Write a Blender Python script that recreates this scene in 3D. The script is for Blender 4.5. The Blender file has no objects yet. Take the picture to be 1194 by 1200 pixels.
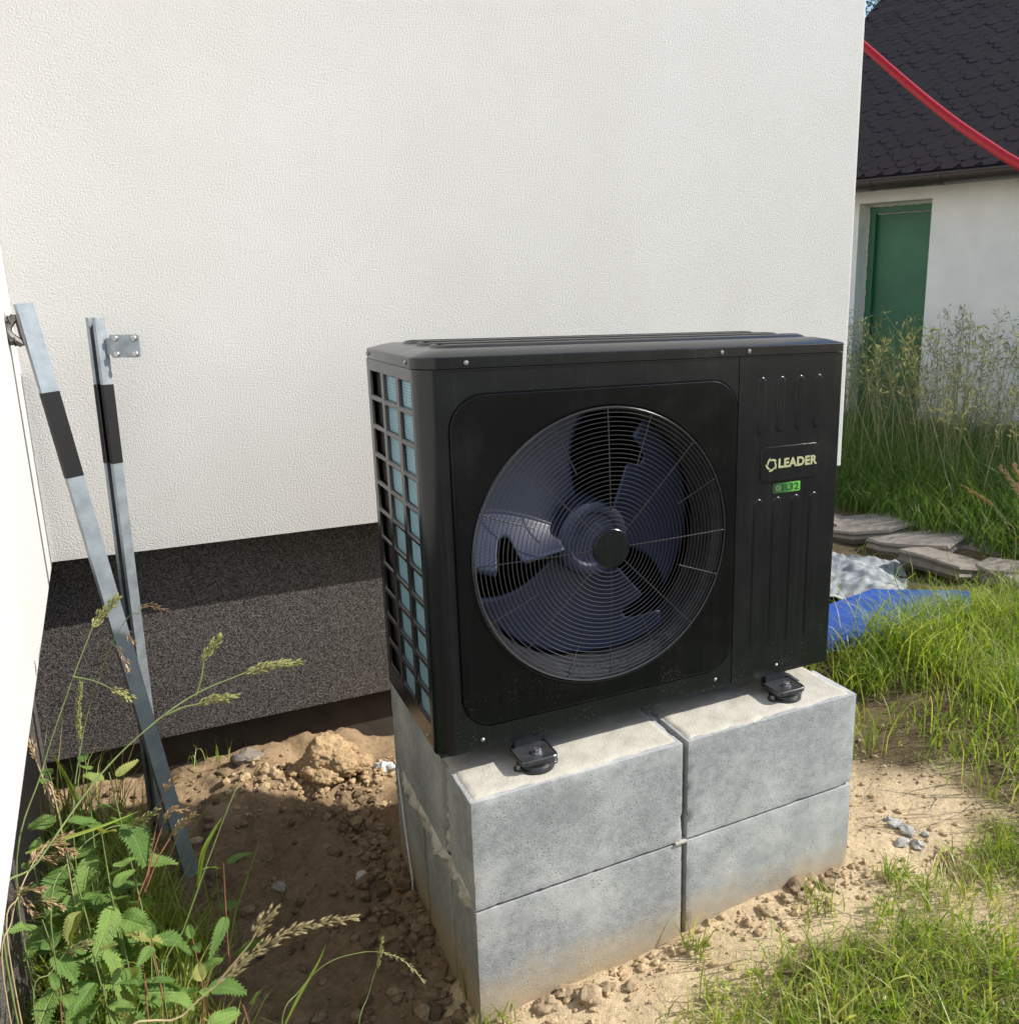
import bpy, bmesh, math, random
import numpy as np
from mathutils import Vector, Matrix
from mathutils.geometry import tessellate_polygon

random.seed(7); RNG = np.random.default_rng(7)
SC = bpy.context.scene
COL = SC.collection
R_ = math.radians

# ------------------------------------------------------------------ camera
CAM = np.array([-0.4118, -1.5356, 1.4416])
YAW, PITCH, ROLL = 0.4890, 0.2303, -0.0057
FPX, CX, CY = 1004.36, 722.99, 585.38                 # in pixels of the 1194 x 1200 photograph
ca, sa, cb, sb = math.cos(YAW), math.sin(YAW), math.cos(PITCH), math.sin(PITCH)
FW = np.array([sa * cb, ca * cb, -sb]); _r = np.array([ca, -sa, 0.0]); _u = np.cross(_r, FW)
RT = math.cos(ROLL) * _r + math.sin(ROLL) * _u
UP = -math.sin(ROLL) * _r + math.cos(ROLL) * _u
cam = bpy.data.cameras.new('camera'); cam_o = bpy.data.objects.new('camera', cam); COL.objects.link(cam_o)
M = Matrix(((RT[0], UP[0], -FW[0], CAM[0]), (RT[1], UP[1], -FW[1], CAM[1]), (RT[2], UP[2], -FW[2], CAM[2]), (0, 0, 0, 1)))
cam_o.matrix_world = M
cam.sensor_fit = 'VERTICAL'; cam.sensor_height = 36; cam.sensor_width = 36
cam.lens = 36 * FPX / 1200
cam.shift_x = -(CX - 597) / 1200; cam.shift_y = (CY - 600) / 1200
cam.clip_start = 0.05; cam.clip_end = 500
cam.dof.use_dof = True; cam.dof.focus_distance = 1.9; cam.dof.aperture_fstop = 14
SC.camera = cam_o

# ------------------------------------------------------------------ light
SUN = Vector((1.0, -0.39, 0.82)).normalized()
w = bpy.data.worlds.new('World'); SC.world = w; w.use_nodes = True
nt = w.node_tree; bg = nt.nodes['Background']
sky = nt.nodes.new('ShaderNodeTexSky'); sky.sky_type = 'NISHITA'; sky.sun_disc = False
sky.sun_elevation = math.asin(SUN.z); sky.sun_rotation = math.atan2(SUN.x, SUN.y)
nt.links.new(sky.outputs[0], bg.inputs['Color']); bg.inputs['Strength'].default_value = 0.15
sl = bpy.data.lights.new('sun', 'SUN'); sl.energy = 4.3; sl.angle = R_(0.53); sl.color = (1.0, 0.95, 0.88)
so = bpy.data.objects.new('sun', sl); COL.objects.link(so)
so.rotation_euler = SUN.to_track_quat('Z', 'Y').to_euler(); so.location = (6, -4, 8)
SC.view_settings.view_transform = 'Standard'; SC.view_settings.look = 'None'
SC.view_settings.gamma = 1; SC.view_settings.exposure = 0.55
SC.view_settings.use_curve_mapping = False
SC.cycles.max_bounces = 8; SC.cycles.diffuse_bounces = 4
SC.cycles.sample_clamp_indirect = 6

# ------------------------------------------------------------------ helpers
def ray(u, v):
    d = FW + (u - CX) / FPX * RT - (v - CY) / FPX * UP
    return d
def at(u, v, d):
    r = ray(u, v); return CAM + r * (d / (r @ FW))
def onz(u, v, z):
    r = ray(u, v); return CAM + r * ((z - CAM[2]) / r[2])

def _h(ix, iy, iz, seed):
    n = (ix * 374761393 + iy * 668265263 + iz * 2147483647 + seed * 1442695041) & 0xffffffff
    n = ((n ^ (n >> 13)) * 1274126177) & 0xffffffff
    n = ((n ^ (n >> 16)) * 2246822519) & 0xffffffff
    return ((n ^ (n >> 15)) & 0xffff) / 65535.0
def vnoise(p, scale=1.0, seed=0):
    p = np.asarray(p, float) * scale
    i = np.floor(p).astype(np.int64); f = p - i; f = f * f * (3 - 2 * f)
    o = 0
    for dx in (0, 1):
        for dy in (0, 1):
            for dz in (0, 1):
                wgt = (f[..., 0] if dx else 1 - f[..., 0]) * (f[..., 1] if dy else 1 - f[..., 1]) * (f[..., 2] if dz else 1 - f[..., 2])
                o = o + wgt * _h(i[..., 0] + dx, i[..., 1] + dy, i[..., 2] + dz, seed)
    return o * 2 - 1
def fbm(p, scale, oct=4, seed=0, gain=0.5):
    a, o = 1.0, 0
    for k in range(oct):
        o = o + a * vnoise(p, scale * 2.03 ** k, seed + k * 17); a *= gain
    return o
def sstep(a, b, x):
    t = np.clip((x - a) / (b - a), 0, 1); return t * t * (3 - 2 * t)

def tag(o, label=None, cat=None, group=None, kind=None):
    if label: o['label'] = label
    if cat: o['category'] = cat
    if group: o['group'] = group
    if kind: o['kind'] = kind
    return o
ROOT = {}
def thing(name, loc, label, cat, group=None):
    o = bpy.data.objects.new(name, None); COL.objects.link(o); o.location = loc
    o.empty_display_size = 0.1; ROOT[o.name] = np.array(loc, float)
    return tag(o, label, cat, group)

class MB:
    def __init__(s): s.v = []; s.f = []; s.n = 0; s.c = []
    def add(s, v, f):
        v = [tuple(map(float, x)) for x in v]
        s.v += v; s.f += [tuple(i + s.n for i in q) for q in f]; s.n += len(v); return s
    def box(s, a, b):
        x0, y0, z0 = a; x1, y1, z1 = b
        v = [(x0, y0, z0), (x1, y0, z0), (x1, y1, z0), (x0, y1, z0), (x0, y0, z1), (x1, y0, z1), (x1, y1, z1), (x0, y1, z1)]
        return s.add(v, [(0, 3, 2, 1), (4, 5, 6, 7), (0, 1, 5, 4), (1, 2, 6, 5), (2, 3, 7, 6), (3, 0, 4, 7)])
    def obox(s, o, X, Y, Z):          # box spanned by three vectors from a corner
        o, X, Y, Z = map(lambda q: np.array(q, float), (o, X, Y, Z))
        v = [o, o + X, o + X + Y, o + Y, o + Z, o + X + Z, o + X + Y + Z, o + Y + Z]
        f = [(0, 3, 2, 1), (4, 5, 6, 7), (0, 1, 5, 4), (1, 2, 6, 5), (2, 3, 7, 6), (3, 0, 4, 7)]
        if np.cross(X, Y) @ Z < 0: f = [q[::-1] for q in f]
        return s.add(v, f)
    def loops(s, L, closed=True, cap0=False, cap1=False):
        n = len(L[0]); v = [p for l in L for p in l]; f = []
        for k in range(len(L) - 1):
            for i in range(n if closed else n - 1):
                j = (i + 1) % n
                f.append((k * n + i, k * n + j, (k + 1) * n + j, (k + 1) * n + i))
        if cap0: f.append(tuple(range(n))[::-1])
        if cap1: f.append(tuple(range((len(L) - 1) * n, len(L) * n)))
        return s.add(v, f)
    def tube(s, path, rad, n=8, cap=True):
        P = [np.array(p, float) for p in path]
        if not hasattr(rad, '__len__'): rad = [rad] * len(P)
        ref = np.array([0.13, 0.27, 0.95]); L = []
        for i, p in enumerate(P):
            t = P[min(i + 1, len(P) - 1)] - P[max(i - 1, 0)]; t = t / (np.linalg.norm(t) + 1e-12)
            if i == 0:
                if abs(t @ ref) > 0.9: ref = np.array([1.0, 0.1, 0.0])
                a = np.cross(t, ref)
            else: a = a - (a @ t) * t
            a = a / np.linalg.norm(a); b = np.cross(t, a)
            L.append([p + rad[i] * (math.cos(q) * a + math.sin(q) * b) for q in [2 * math.pi * k / n for k in range(n)]])
        return s.loops(L, True, cap, cap)
    def disc_cyl(s, c, axis, r, h, n=16, bev=0.0):
        c = np.array(c, float); axis = np.array(axis, float); axis /= np.linalg.norm(axis)
        a = np.cross(axis, [0.2, 0.9, 0.37]); a /= np.linalg.norm(a); b = np.cross(axis, a)
        prof = [(r, 0), (r, h - bev), (r - bev, h)] if bev else [(r, 0), (r, h)]
        L = [[c + axis * hh + rr * (math.cos(q) * a + math.sin(q) * b) for q in [2 * math.pi * k / n for k in range(n)]] for rr, hh in prof]
        return s.loops(L, True, True, True)
    def lathe_y(s, c, prof, n=96):     # prof: (r, y) revolved about the Y axis through c
        c = np.array(c, float)
        L = [[c + np.array([rr * math.cos(2 * math.pi * k / n), yy, rr * math.sin(2 * math.pi * k / n)]) for k in range(n)] for rr, yy in prof]
        return s.loops(L, True)
    def poly(s, outer, holes=()):
        loops = [[Vector(p) for p in outer]] + [[Vector(p) for p in h] for h in holes]
        v = [p for l in loops for p in l]
        return s.add(v, [tuple(t) for t in tessellate_polygon(loops)])
    def build(s, name, mat, parent=None, smooth=True, ang=35, local=False):
        me = bpy.data.meshes.new(name)
        v = np.array(s.v, float)
        if parent is not None and not local:
            r = parent
            while r.parent is not None: r = r.parent
            if r.name in ROOT: v = v - ROOT[r.name]
        me.from_pydata([tuple(x) for x in v], [], s.f); me.update()
        if smooth:
            me.shade_smooth(); me.set_sharp_from_angle(angle=R_(ang))
        return link(name, me, mat, parent)
def link(name, me, mat, parent=None):
    if mat is not None and not me.materials: me.materials.append(mat)
    o = bpy.data.objects.new(name, me); COL.objects.link(o)
    if parent is not None: o.parent = parent
    return o
def np_mesh(name, V, F, mat, parent=None, smooth=False, col=None):
    """fast mesh from numpy arrays; F (m,3) or (m,4)"""
    V = np.asarray(V, np.float32); F = np.asarray(F, np.int32); k = F.shape[1]
    me = bpy.data.meshes.new(name)
    me.vertices.add(len(V)); me.vertices.foreach_set('co', V.ravel())
    me.loops.add(F.size); me.loops.foreach_set('vertex_index', F.ravel())
    me.polygons.add(len(F)); me.polygons.foreach_set('loop_start', np.arange(0, F.size, k, dtype=np.int32))
    me.polygons.foreach_set('use_smooth', np.full(len(F), smooth))
    me.update(calc_edges=True); me.validate()
    if col is not None:
        at_ = me.color_attributes.new('tint', 'FLOAT_COLOR', 'POINT')
        at_.data.foreach_set('color', np.concatenate([col, np.ones((len(col), 1))], 1).astype(np.float32).ravel())
    return link(name, me, mat, parent)

# ------------------------------------------------------------------ materials
class N:
    def __init__(s, name):
        s.m = bpy.data.materials.new(name); s.m.use_nodes = True; s.t = s.m.node_tree
        s.b = s.t.nodes['Principled BSDF']; s.out = s.t.nodes['Material Output']; s._c = None
    def node(s, ty, **k):
        n = s.t.nodes.new('ShaderNode' + ty)
        for a, v in k.items(): setattr(n, a, v)
        return n
    def lk(s, a, b): s.t.links.new(a, b)
    def coord(s):
        if s._c is None: s._c = s.node('TexCoord')
        return s._c.outputs['Object']
    def mapped(s, scale):
        m = s.node('Mapping'); m.inputs['Scale'].default_value = scale; s.lk(s.coord(), m.inputs[0]); return m.outputs[0]
    def noise(s, scale, detail=4, rough=0.55, vec=None, out='Fac'):
        n = s.node('TexNoise'); n.inputs['Scale'].default_value = scale; n.inputs['Detail'].default_value = detail
        n.inputs['Roughness'].default_value = rough; s.lk(vec or s.coord(), n.inputs['Vector']); return n.outputs[out]
    def voro(s, scale, feature='F1', vec=None, out='Distance', rnd=1.0):
        n = s.node('TexVoronoi', feature=feature); n.inputs['Scale'].default_value = scale; n.inputs['Randomness'].default_value = rnd
        s.lk(vec or s.coord(), n.inputs['Vector']); return n.outputs[out]
    def ramp(s, fac, stops, const=False):
        n = s.node('ValToRGB'); e = n.color_ramp.elements
        if const: n.color_ramp.interpolation = 'CONSTANT'
        while len(e) < len(stops): e.new(0.5)
        for k, (p, c) in enumerate(stops):
            e[k].position = p; c = (c, c, c) if not hasattr(c, '__len__') else c; e[k].color = (*c, 1)
        s.lk(fac, n.inputs[0]); return n.outputs[0]
    def mix(s, fac, a, b, mode='MIX'):
        n = s.node('Mix', data_type='RGBA', blend_type=mode)
        for val, idx in ((fac, 0), (a, 6), (b, 7)):
            if isinstance(val, (int, float)): n.inputs[idx].default_value = val
            elif isinstance(val, tuple): n.inputs[idx].default_value = (*val, 1)
            else: s.lk(val, n.inputs[idx])
        return n.outputs[2]
    def math(s, op, a, b=0.0, clamp=False):
        n = s.node('Math', operation=op, use_clamp=clamp)
        for val, idx in ((a, 0), (b, 1)):
            if isinstance(val, (int, float)): n.inputs[idx].default_value = val
            else: s.lk(val, n.inputs[idx])
        return n.outputs[0]
    def sep(s, axis):
        n = s.node('SeparateXYZ'); s.lk(s.coord(), n.inputs[0]); return n.outputs[axis]
    def island(s):
        return s.node('NewGeometry').outputs['Random Per Island']
    def objrand(s): return s.node('ObjectInfo').outputs['Random']
    def bump(s, h, strength, dist=0.002):
        n = s.node('Bump'); n.inputs['Strength'].default_value = strength; n.inputs['Distance'].default_value = dist
        s.lk(h, n.inputs['Height']); s.lk(n.outputs[0], s.b.inputs['Normal']); return n
    def set(s, **k):
        names = dict(base='Base Color', rough='Roughness', metal='Metallic', spec='Specular IOR Level', coat='Coat Weight', coatr='Coat Roughness')
        for a, v in k.items():
            i = s.b.inputs[names[a]]
            if isinstance(v, (int, float)): i.default_value = v
            elif isinstance(v, tuple): i.default_value = (*v, 1)
            else: s.lk(v, i)
        return s

def mat_plain(name, base, rough=0.5, metal=0.0, spec=0.5, var=0.12, bscale=400, bstr=0.0, nscale=30):
    n = N(name); f = n.noise(nscale, 4)
    lo = tuple(c * (1 - var) for c in base); hi = tuple(min(1, c * (1 + var)) for c in base)
    n.set(base=n.ramp(f, [(0.3, lo), (0.7, hi)]), rough=rough, metal=metal, spec=spec)
    if bstr: n.bump(n.noise(bscale, 3), bstr, 0.001)
    return n.m

def m_stucco():
    n = N('white_stucco')
    a = n.noise(215, 4, 0.68); v = n.voro(300, 'SMOOTH_F1'); fine = n.noise(600, 2)
    h = n.math('ADD', n.math('MULTIPLY', a, 1.2), n.math('MULTIPLY', v, -0.6)); h = n.math('ADD', h, n.math('MULTIPLY', fine, 0.25))
    big = n.noise(1.1, 3)
    big = n.math('ADD', n.math('MULTIPLY', big, 0.75), n.math('MULTIPLY', n.noise(5.5, 4, 0.65), 0.25))
    c = n.ramp(big, [(0.36, (0.56, 0.553, 0.525)), (0.64, (0.605, 0.602, 0.583))])
    n.set(base=c, rough=0.9, spec=0.2); n.bump(h, 0.60, 0.0030); return n.m
def m_plinth():
    n = N('mosaic_plaster')
    g = n.voro(350, out='Color'); sp = n.node('SeparateColor'); n.lk(g, sp.inputs[0])
    c = n.ramp(sp.outputs[0], [(0.0, (0.030, 0.026, 0.025)), (0.30, (0.082, 0.073, 0.068)), (0.62, (0.135, 0.121, 0.112)), (0.91, (0.20, 0.183, 0.17))], True)
    n.set(base=c, rough=0.55, spec=0.35); n.bump(n.voro(350), 0.45, 0.002); return n.m
def m_concrete(name='grey_concrete', tan=True):
    n = N(name)
    a = n.noise(6, 5, 0.6); b = n.noise(300, 3, 0.7); pits = n.voro(150); r = n.objrand()
    c = n.ramp(a, [(0.3, (0.27, 0.288, 0.292)), (0.55, (0.37, 0.39, 0.395)), (0.75, (0.45, 0.47, 0.472))])
    c = n.mix(0.32, c, n.ramp(n.noise(45, 4, 0.7), [(0.38, (0.2, 0.2, 0.2)), (0.5, (0.36, 0.37, 0.37)), (0.66, (0.5, 0.5, 0.5))]), 'MIX')
    c = n.mix(n.math('MULTIPLY', n.ramp(b, [(0.46, 0.0), (0.62, 1.0)]), 0.5), c, (0.15, 0.16, 0.16))
    c = n.mix(n.math('MULTIPLY', n.ramp(n.noise(3.4, 5, 0.7), [(0.48, 0.0), (0.66, 1.0)]), 0.7), c, (0.54, 0.55, 0.53))
    c = n.mix(n.math('MULTIPLY', n.ramp(n.noise(2.6, 3, 0.6, vec=n.mapped((1, 1, 1.7))), [(0.52, 0.0), (0.70, 1.0)]), 0.55), c, (0.21, 0.22, 0.22))
    pm = n.math('MULTIPLY', n.ramp(pits, [(0.12, 1.0), (0.26, 0.0)]), n.ramp(n.noise(22, 3), [(0.46, 0.0), (0.62, 1.0)]))
    c = n.mix(n.math('MULTIPLY', pm, 0.8), c, (0.08, 0.08, 0.08))
    if tan:   # splashed soil on the lowest hand's breadth
        geo = n.node('NewGeometry'); sz = n.node('SeparateXYZ'); n.lk(geo.outputs['Position'], sz.inputs[0])
        edge = n.math('ADD', sz.outputs[2], n.math('MULTIPLY', n.noise(13, 5, 0.65), -0.15))
        mr = n.node('MapRange'); mr.inputs[1].default_value = -0.075; mr.inputs[2].default_value = 0.035; mr.inputs[3].default_value = 0.9; mr.inputs[4].default_value = 0.0
        n.lk(edge, mr.inputs[0]); c = n.mix(mr.outputs[0], c, (0.42, 0.33, 0.21))
    n.set(base=c, rough=0.92, spec=0.2)
    h = n.math('ADD', n.math('MULTIPLY', b, 0.6), n.math('MULTIPLY', pm, -1.2)); n.bump(h, 0.5, 0.0025); return n.m
def m_mortar():
    n = N('cream_mortar'); a = n.noise(14, 5, 0.65)
    c = n.ramp(a, [(0.3, (0.36, 0.345, 0.30)), (0.5, (0.44, 0.42, 0.36)), (0.7, (0.50, 0.48, 0.42))])
    n.set(base=c, rough=0.95, spec=0.15); n.bump(n.noise(160, 4), 0.5, 0.003); return n.m
def m_coat(name='black_powder_coat', k=1.0, spec=0.44):
    n = N(name)
    streak = n.noise(1.0, 3, 0.5, vec=n.mapped((110, 110, 3.0))); dust = n.noise(7, 4, 0.6)
    lo = n.sep(2)
    c = n.mix(n.math('MULTIPLY', n.ramp(streak, [(0.5, 0.0), (0.8, 1.0)]), 0.25), (0.0060 * k, 0.0082 * k, 0.0100 * k), (0.028 * k, 0.031 * k, 0.033 * k))
    c = n.mix(n.math('MULTIPLY', n.ramp(dust, [(0.5, 0.0), (0.75, 1.0)]), 0.16), c, (0.03, 0.030, 0.029))
    low = n.node('MapRange'); low.inputs[1].default_value = 0.15; low.inputs[2].default_value = 0.0; n.lk(lo, low.inputs[0])
    speck = n.math('MULTIPLY', n.ramp(n.voro(170), [(0.10, 1.0), (0.16, 0.0)]), n.ramp(n.noise(14, 2), [(0.5, 0.0), (0.62, 1.0)]))
    c = n.mix(n.math('MULTIPLY', n.math('MULTIPLY', speck, 0.9), n.math('ADD', n.math('MULTIPLY', low.outputs[0], 0.9), 0.1)), c, (0.25, 0.23, 0.2))
    n.set(base=c, rough=n.ramp(dust, [(0.3, 0.19), (0.7, 0.27)]), spec=spec)
    n.bump(n.noise(900, 2), 0.05, 0.0005); return n.m
def m_fan():
    n = N('dark_blue_plastic'); n.set(base=n.ramp(n.noise(12, 3), [(0.3, (0.016, 0.024, 0.064)), (0.7, (0.023, 0.032, 0.080))]), rough=0.46, spec=0.62); return n.m
def m_fin():
    n = N('blue_coil_fins')
    wv = n.node('TexWave', bands_direction='Z'); wv.inputs['Scale'].default_value = 52; wv.inputs['Distortion'].default_value = 0.6; n.lk(n.coord(), wv.inputs[0])
    c = n.mix(0.5, n.ramp(n.noise(9, 3), [(0.3, (0.13, 0.26, 0.33)), (0.7, (0.20, 0.36, 0.43))]), n.ramp(wv.outputs['Fac'], [(0.2, (0.09, 0.19, 0.24)), (0.8, (0.26, 0.42, 0.50))]))
    n.set(base=c, rough=0.45, metal=0.15, spec=0.5); n.bump(wv.outputs['Fac'], 0.4, 0.001); return n.m
def m_galv():
    n = N('galvanised_steel'); v = n.voro(55, out='Color'); sp = n.node('SeparateColor'); n.lk(v, sp.inputs[0])
    c = n.mix(0.14, n.ramp(n.noise(22, 5), [(0.3, (0.24, 0.275, 0.30)), (0.7, (0.37, 0.41, 0.44))]), n.ramp(sp.outputs[0], [(0.0, (0.24, 0.28, 0.31)), (1.0, (0.42, 0.46, 0.49))]))
    n.set(base=c, rough=n.ramp(n.noise(30, 3), [(0.3, 0.42), (0.7, 0.60)]), metal=0.65); n.bump(n.noise(300, 3), 0.1, 0.001); return n.m
def m_ground():
    n = N('soil_and_sand')
    at_ = n.node('Attribute', attribute_name='tint'); c = at_.outputs['Color']
    g1 = n.noise(60, 5, 0.7); g2 = n.noise(420, 3, 0.6); g3 = n.noise(9, 4)
    k = n.math('ADD', n.math('MULTIPLY', g1, 0.8), n.math('MULTIPLY', g2, 0.45)); k = n.math('ADD', k, n.math('MULTIPLY', g3, 0.35))
    c = n.mix(1.0, c, n.ramp(k, [(0.55, 0.52), (0.8, 1.0), (1.0, 1.3)]), 'MULTIPLY')
    n.set(base=c, rough=0.95, spec=0.15)
    n.bump(n.math('ADD', g1, n.math('MULTIPLY', g2, 0.6)), 0.9, 0.008); return n.m
def m_clod(name, lo, hi):
    n = N(name); r = n.island()
    c = n.mix(1.0, n.ramp(r, [(0.0, lo), (1.0, hi)]), n.ramp(n.noise(120, 4, 0.7), [(0.3, 0.6), (0.7, 1.25)]), 'MULTIPLY')
    n.set(base=c, rough=0.95, spec=0.15); n.bump(n.noise(300, 4), 0.7, 0.003); return n.m
def m_leaf(name, stops, rough=0.45, trans=0.42, spec=0.4, island=True):
    n = N(name); r = n.island() if island else n.objrand()
    f = n.math('ADD', n.math('MULTIPLY', r, 0.75), n.math('MULTIPLY', n.noise(2.2, 2), 0.25))
    c = n.ramp(f, stops); n.set(base=c, rough=rough, spec=spec)
    tr = n.node('BsdfTranslucent'); n.lk(n.mix(1.0, c, (1.35, 1.4, 0.6), 'MULTIPLY'), tr.inputs[0])
    ms = n.node('MixShader'); ms.inputs[0].default_value = trans
    n.lk(n.b.outputs[0], ms.inputs[1]); n.lk(tr.outputs[0], ms.inputs[2]); n.lk(ms.outputs[0], n.out.inputs[0]); return n.m
def m_nettle():
    n = N('nettle_leaf'); x, y = n.sep(0), n.sep(1)
    ay = n.math('ABSOLUTE', y); ph = n.math('SUBTRACT', n.math('MULTIPLY', x, 9.0), n.math('MULTIPLY', ay, 8.0))
    fr = n.math('ABSOLUTE', n.math('SUBTRACT', n.math('FRACT', ph), 0.5))
    vein = n.ramp(fr, [(0.0, 1.0), (0.12, 0.0)]); mid = n.ramp(ay, [(0.006, 1.0), (0.022, 0.0)])
    v = n.math('MAXIMUM', vein, mid)
    c = n.ramp(n.math('ADD', n.math('MULTIPLY', n.objrand(), 0.7), n.math('MULTIPLY', n.noise(5, 3), 0.3)), [(0.1, (0.085, 0.17, 0.035)), (0.5, (0.16, 0.28, 0.060)), (0.9, (0.25, 0.37, 0.095))])
    c = n.mix(n.ramp(n.objrand(), [(0.86, 0.0), (0.95, 0.75)]), c, (0.36, 0.33, 0.10))
    spot = n.math('MULTIPLY', n.ramp(n.noise(7, 4, 0.7), [(0.60, 0.0), (0.68, 1.0)]), 0.6)
    c = n.mix(spot, c, (0.22, 0.19, 0.075))
    c = n.mix(n.math('MULTIPLY', v, 0.35), c, (0.28, 0.37, 0.14))
    n.set(base=c, rough=0.5, spec=0.35); n.bump(n.math('ADD', n.math('MULTIPLY', v, -1.0), n.math('MULTIPLY', n.noise(26, 3), 0.8)), 0.45, 0.02)
    tr = n.node('BsdfTranslucent'); n.lk(n.mix(1.0, c, (1.35, 1.4, 0.6), 'MULTIPLY'), tr.inputs[0])
    ms = n.node('MixShader'); ms.inputs[0].default_value = 0.3
    n.lk(n.b.outputs[0], ms.inputs[1]); n.lk(tr.outputs[0], ms.inputs[2]); n.lk(ms.outputs[0], n.out.inputs[0]); return n.m
def m_stone(name, a, b):
    n = N(name); k = n.noise(16, 6, 0.65)
    c = n.mix(0.5, n.ramp(k, [(0.3, a), (0.7, b)]), n.ramp(n.objrand(), [(0, a), (1, b)]))
    n.set(base=c, rough=0.9, spec=0.2); n.bump(n.noise(70, 5), 0.7, 0.006); return n.m

MAT = dict(stucco=m_stucco(), plinth=m_plinth(), concrete=m_concrete(), mortar=m_mortar(), coat=m_coat(), cover=m_coat('black_fan_cover', 0.45, 0.28), fan=m_fan(), fin=m_fin(),
    galv=m_galv(), ground=m_ground(),
    dark=mat_plain('dark_interior', (0.006, 0.006, 0.007), 0.7), wire=mat_plain('black_coated_wire', (0.028, 0.028, 0.03), 0.3, spec=0.6),
    rubber=mat_plain('black_rubber', (0.022, 0.022, 0.023), 0.38, bstr=0.2), zinc=mat_plain('zinc_bolt', (0.40, 0.40, 0.40), 0.35, 0.9, var=0.3, nscale=200),
    band=mat_plain('black_sleeve', (0.009, 0.0085, 0.010), 0.6, spec=0.3, bstr=0.15), rust=mat_plain('dull_dark_steel', (0.13, 0.12, 0.115), 0.5, 0.7, var=0.35),
    found=mat_plain('dark_foundation_concrete', (0.05, 0.041, 0.033), 0.95, var=0.35, bscale=60, bstr=0.8, nscale=8),  # dark brown-grey concrete, also used in some block joints
    shedwall=mat_plain('old_white_limewash', (0.87, 0.855, 0.80), 0.9, var=0.06, bscale=60, bstr=0.35, nscale=4),
    reveal=mat_plain('raw_plaster', (0.55, 0.54, 0.50), 0.95, var=0.15, bscale=90, bstr=0.7),
    green=mat_plain('green_door_paint', (0.030, 0.15, 0.072), 0.42, var=0.18, nscale=3, bscale=40, bstr=0.15),
    shingle=m_clod('bitumen_shingle', (0.026, 0.020, 0.0205), (0.040, 0.032, 0.033)), gutter=mat_plain('brown_gutter_metal', (0.052, 0.040, 0.036), 0.38),
    hose=mat_plain('red_ribbed_hose', (0.34, 0.006, 0.010), 0.45, spec=0.3, bstr=0.1), logo=mat_plain('pale_olive_print', (0.42, 0.43, 0.24), 0.5),
    blue=mat_plain('blue_plastic', (0.022, 0.075, 0.34), 0.4, var=0.15, nscale=5), white=mat_plain('white_film', (0.62, 0.64, 0.66), 0.5, var=0.12, bstr=0.2, bscale=80),
    film=mat_plain('grey_white_film', (0.27, 0.285, 0.295), 0.6, var=0.35, nscale=9, bstr=0.4, bscale=60),
    steel=mat_plain('dark_painted_steel', (0.075, 0.078, 0.082), 0.28, 0.55, var=0.3, nscale=40),
    stone=m_stone('flat_field_stone', (0.17, 0.145, 0.12), (0.34, 0.30, 0.25)), pebble=m_stone('pale_stone', (0.30, 0.28, 0.26), (0.5, 0.48, 0.45)),
    bark=mat_plain('bark', (0.09, 0.065, 0.045), 0.95, var=0.4, bscale=40, bstr=0.8),
    clod=m_clod('brown_clod', (0.13, 0.09, 0.053), (0.25, 0.178, 0.108)), sandclod=m_clod('sandy_clod', (0.38, 0.275, 0.16), (0.52, 0.39, 0.24)),
    crumb=m_clod('crumbly_earth', (0.27, 0.20, 0.13), (0.42, 0.32, 0.20)),
    greyclod=m_clod('grey_mortar_crumb', (0.30, 0.29, 0.27), (0.48, 0.47, 0.44)),
    grass=m_leaf('grass_blade', [(0.0, (0.08, 0.15, 0.018)), (0.35, (0.185, 0.275, 0.035)), (0.62, (0.30, 0.375, 0.062)), (0.82, (0.43, 0.43, 0.12)), (1.0, (0.58, 0.50, 0.27))]),
    tall=m_leaf('tall_grass_blade', [(0.0, (0.055, 0.115, 0.022)), (0.5, (0.12, 0.205, 0.042)), (0.85, (0.21, 0.285, 0.07)), (1.0, (0.36, 0.36, 0.14))]),
    thatch=m_leaf('dry_thatch', [(0.0, (0.20, 0.15, 0.08)), (0.6, (0.36, 0.28, 0.15)), (1.0, (0.48, 0.39, 0.23))], trans=0.15),
    nettle=m_nettle(),
    stem=mat_plain('green_stem', (0.15, 0.20, 0.06), 0.6, var=0.25), redstem=mat_plain('reddish_stem', (0.24, 0.10, 0.055), 0.6, var=0.25), straw=mat_plain('straw_stem', (0.40, 0.32, 0.17), 0.7, var=0.2),
    seed=m_leaf('green_seed_head', [(0.0, (0.26, 0.29, 0.10)), (0.6, (0.40, 0.40, 0.17)), (1.0, (0.52, 0.47, 0.25))], trans=0.25),
    dryseed=m_leaf('dry_seed_head', [(0.0, (0.36, 0.23, 0.12)), (0.6, (0.52, 0.38, 0.22)), (1.0, (0.62, 0.50, 0.32))], trans=0.25),
    tree=m_leaf('tree_leaf', [(0.0, (0.04, 0.09, 0.02)), (1.0, (0.10, 0.17, 0.04))], trans=0.3))

# ------------------------------------------------------------------ dimensions
W, D, ZB, ZLID, ZTOP = 1.006, 0.40, 0.546, 1.317, 1.349
YW, ZW, XL, XR, ZT = 1.017, 0.788, -0.703, 1.964, 0.491

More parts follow.
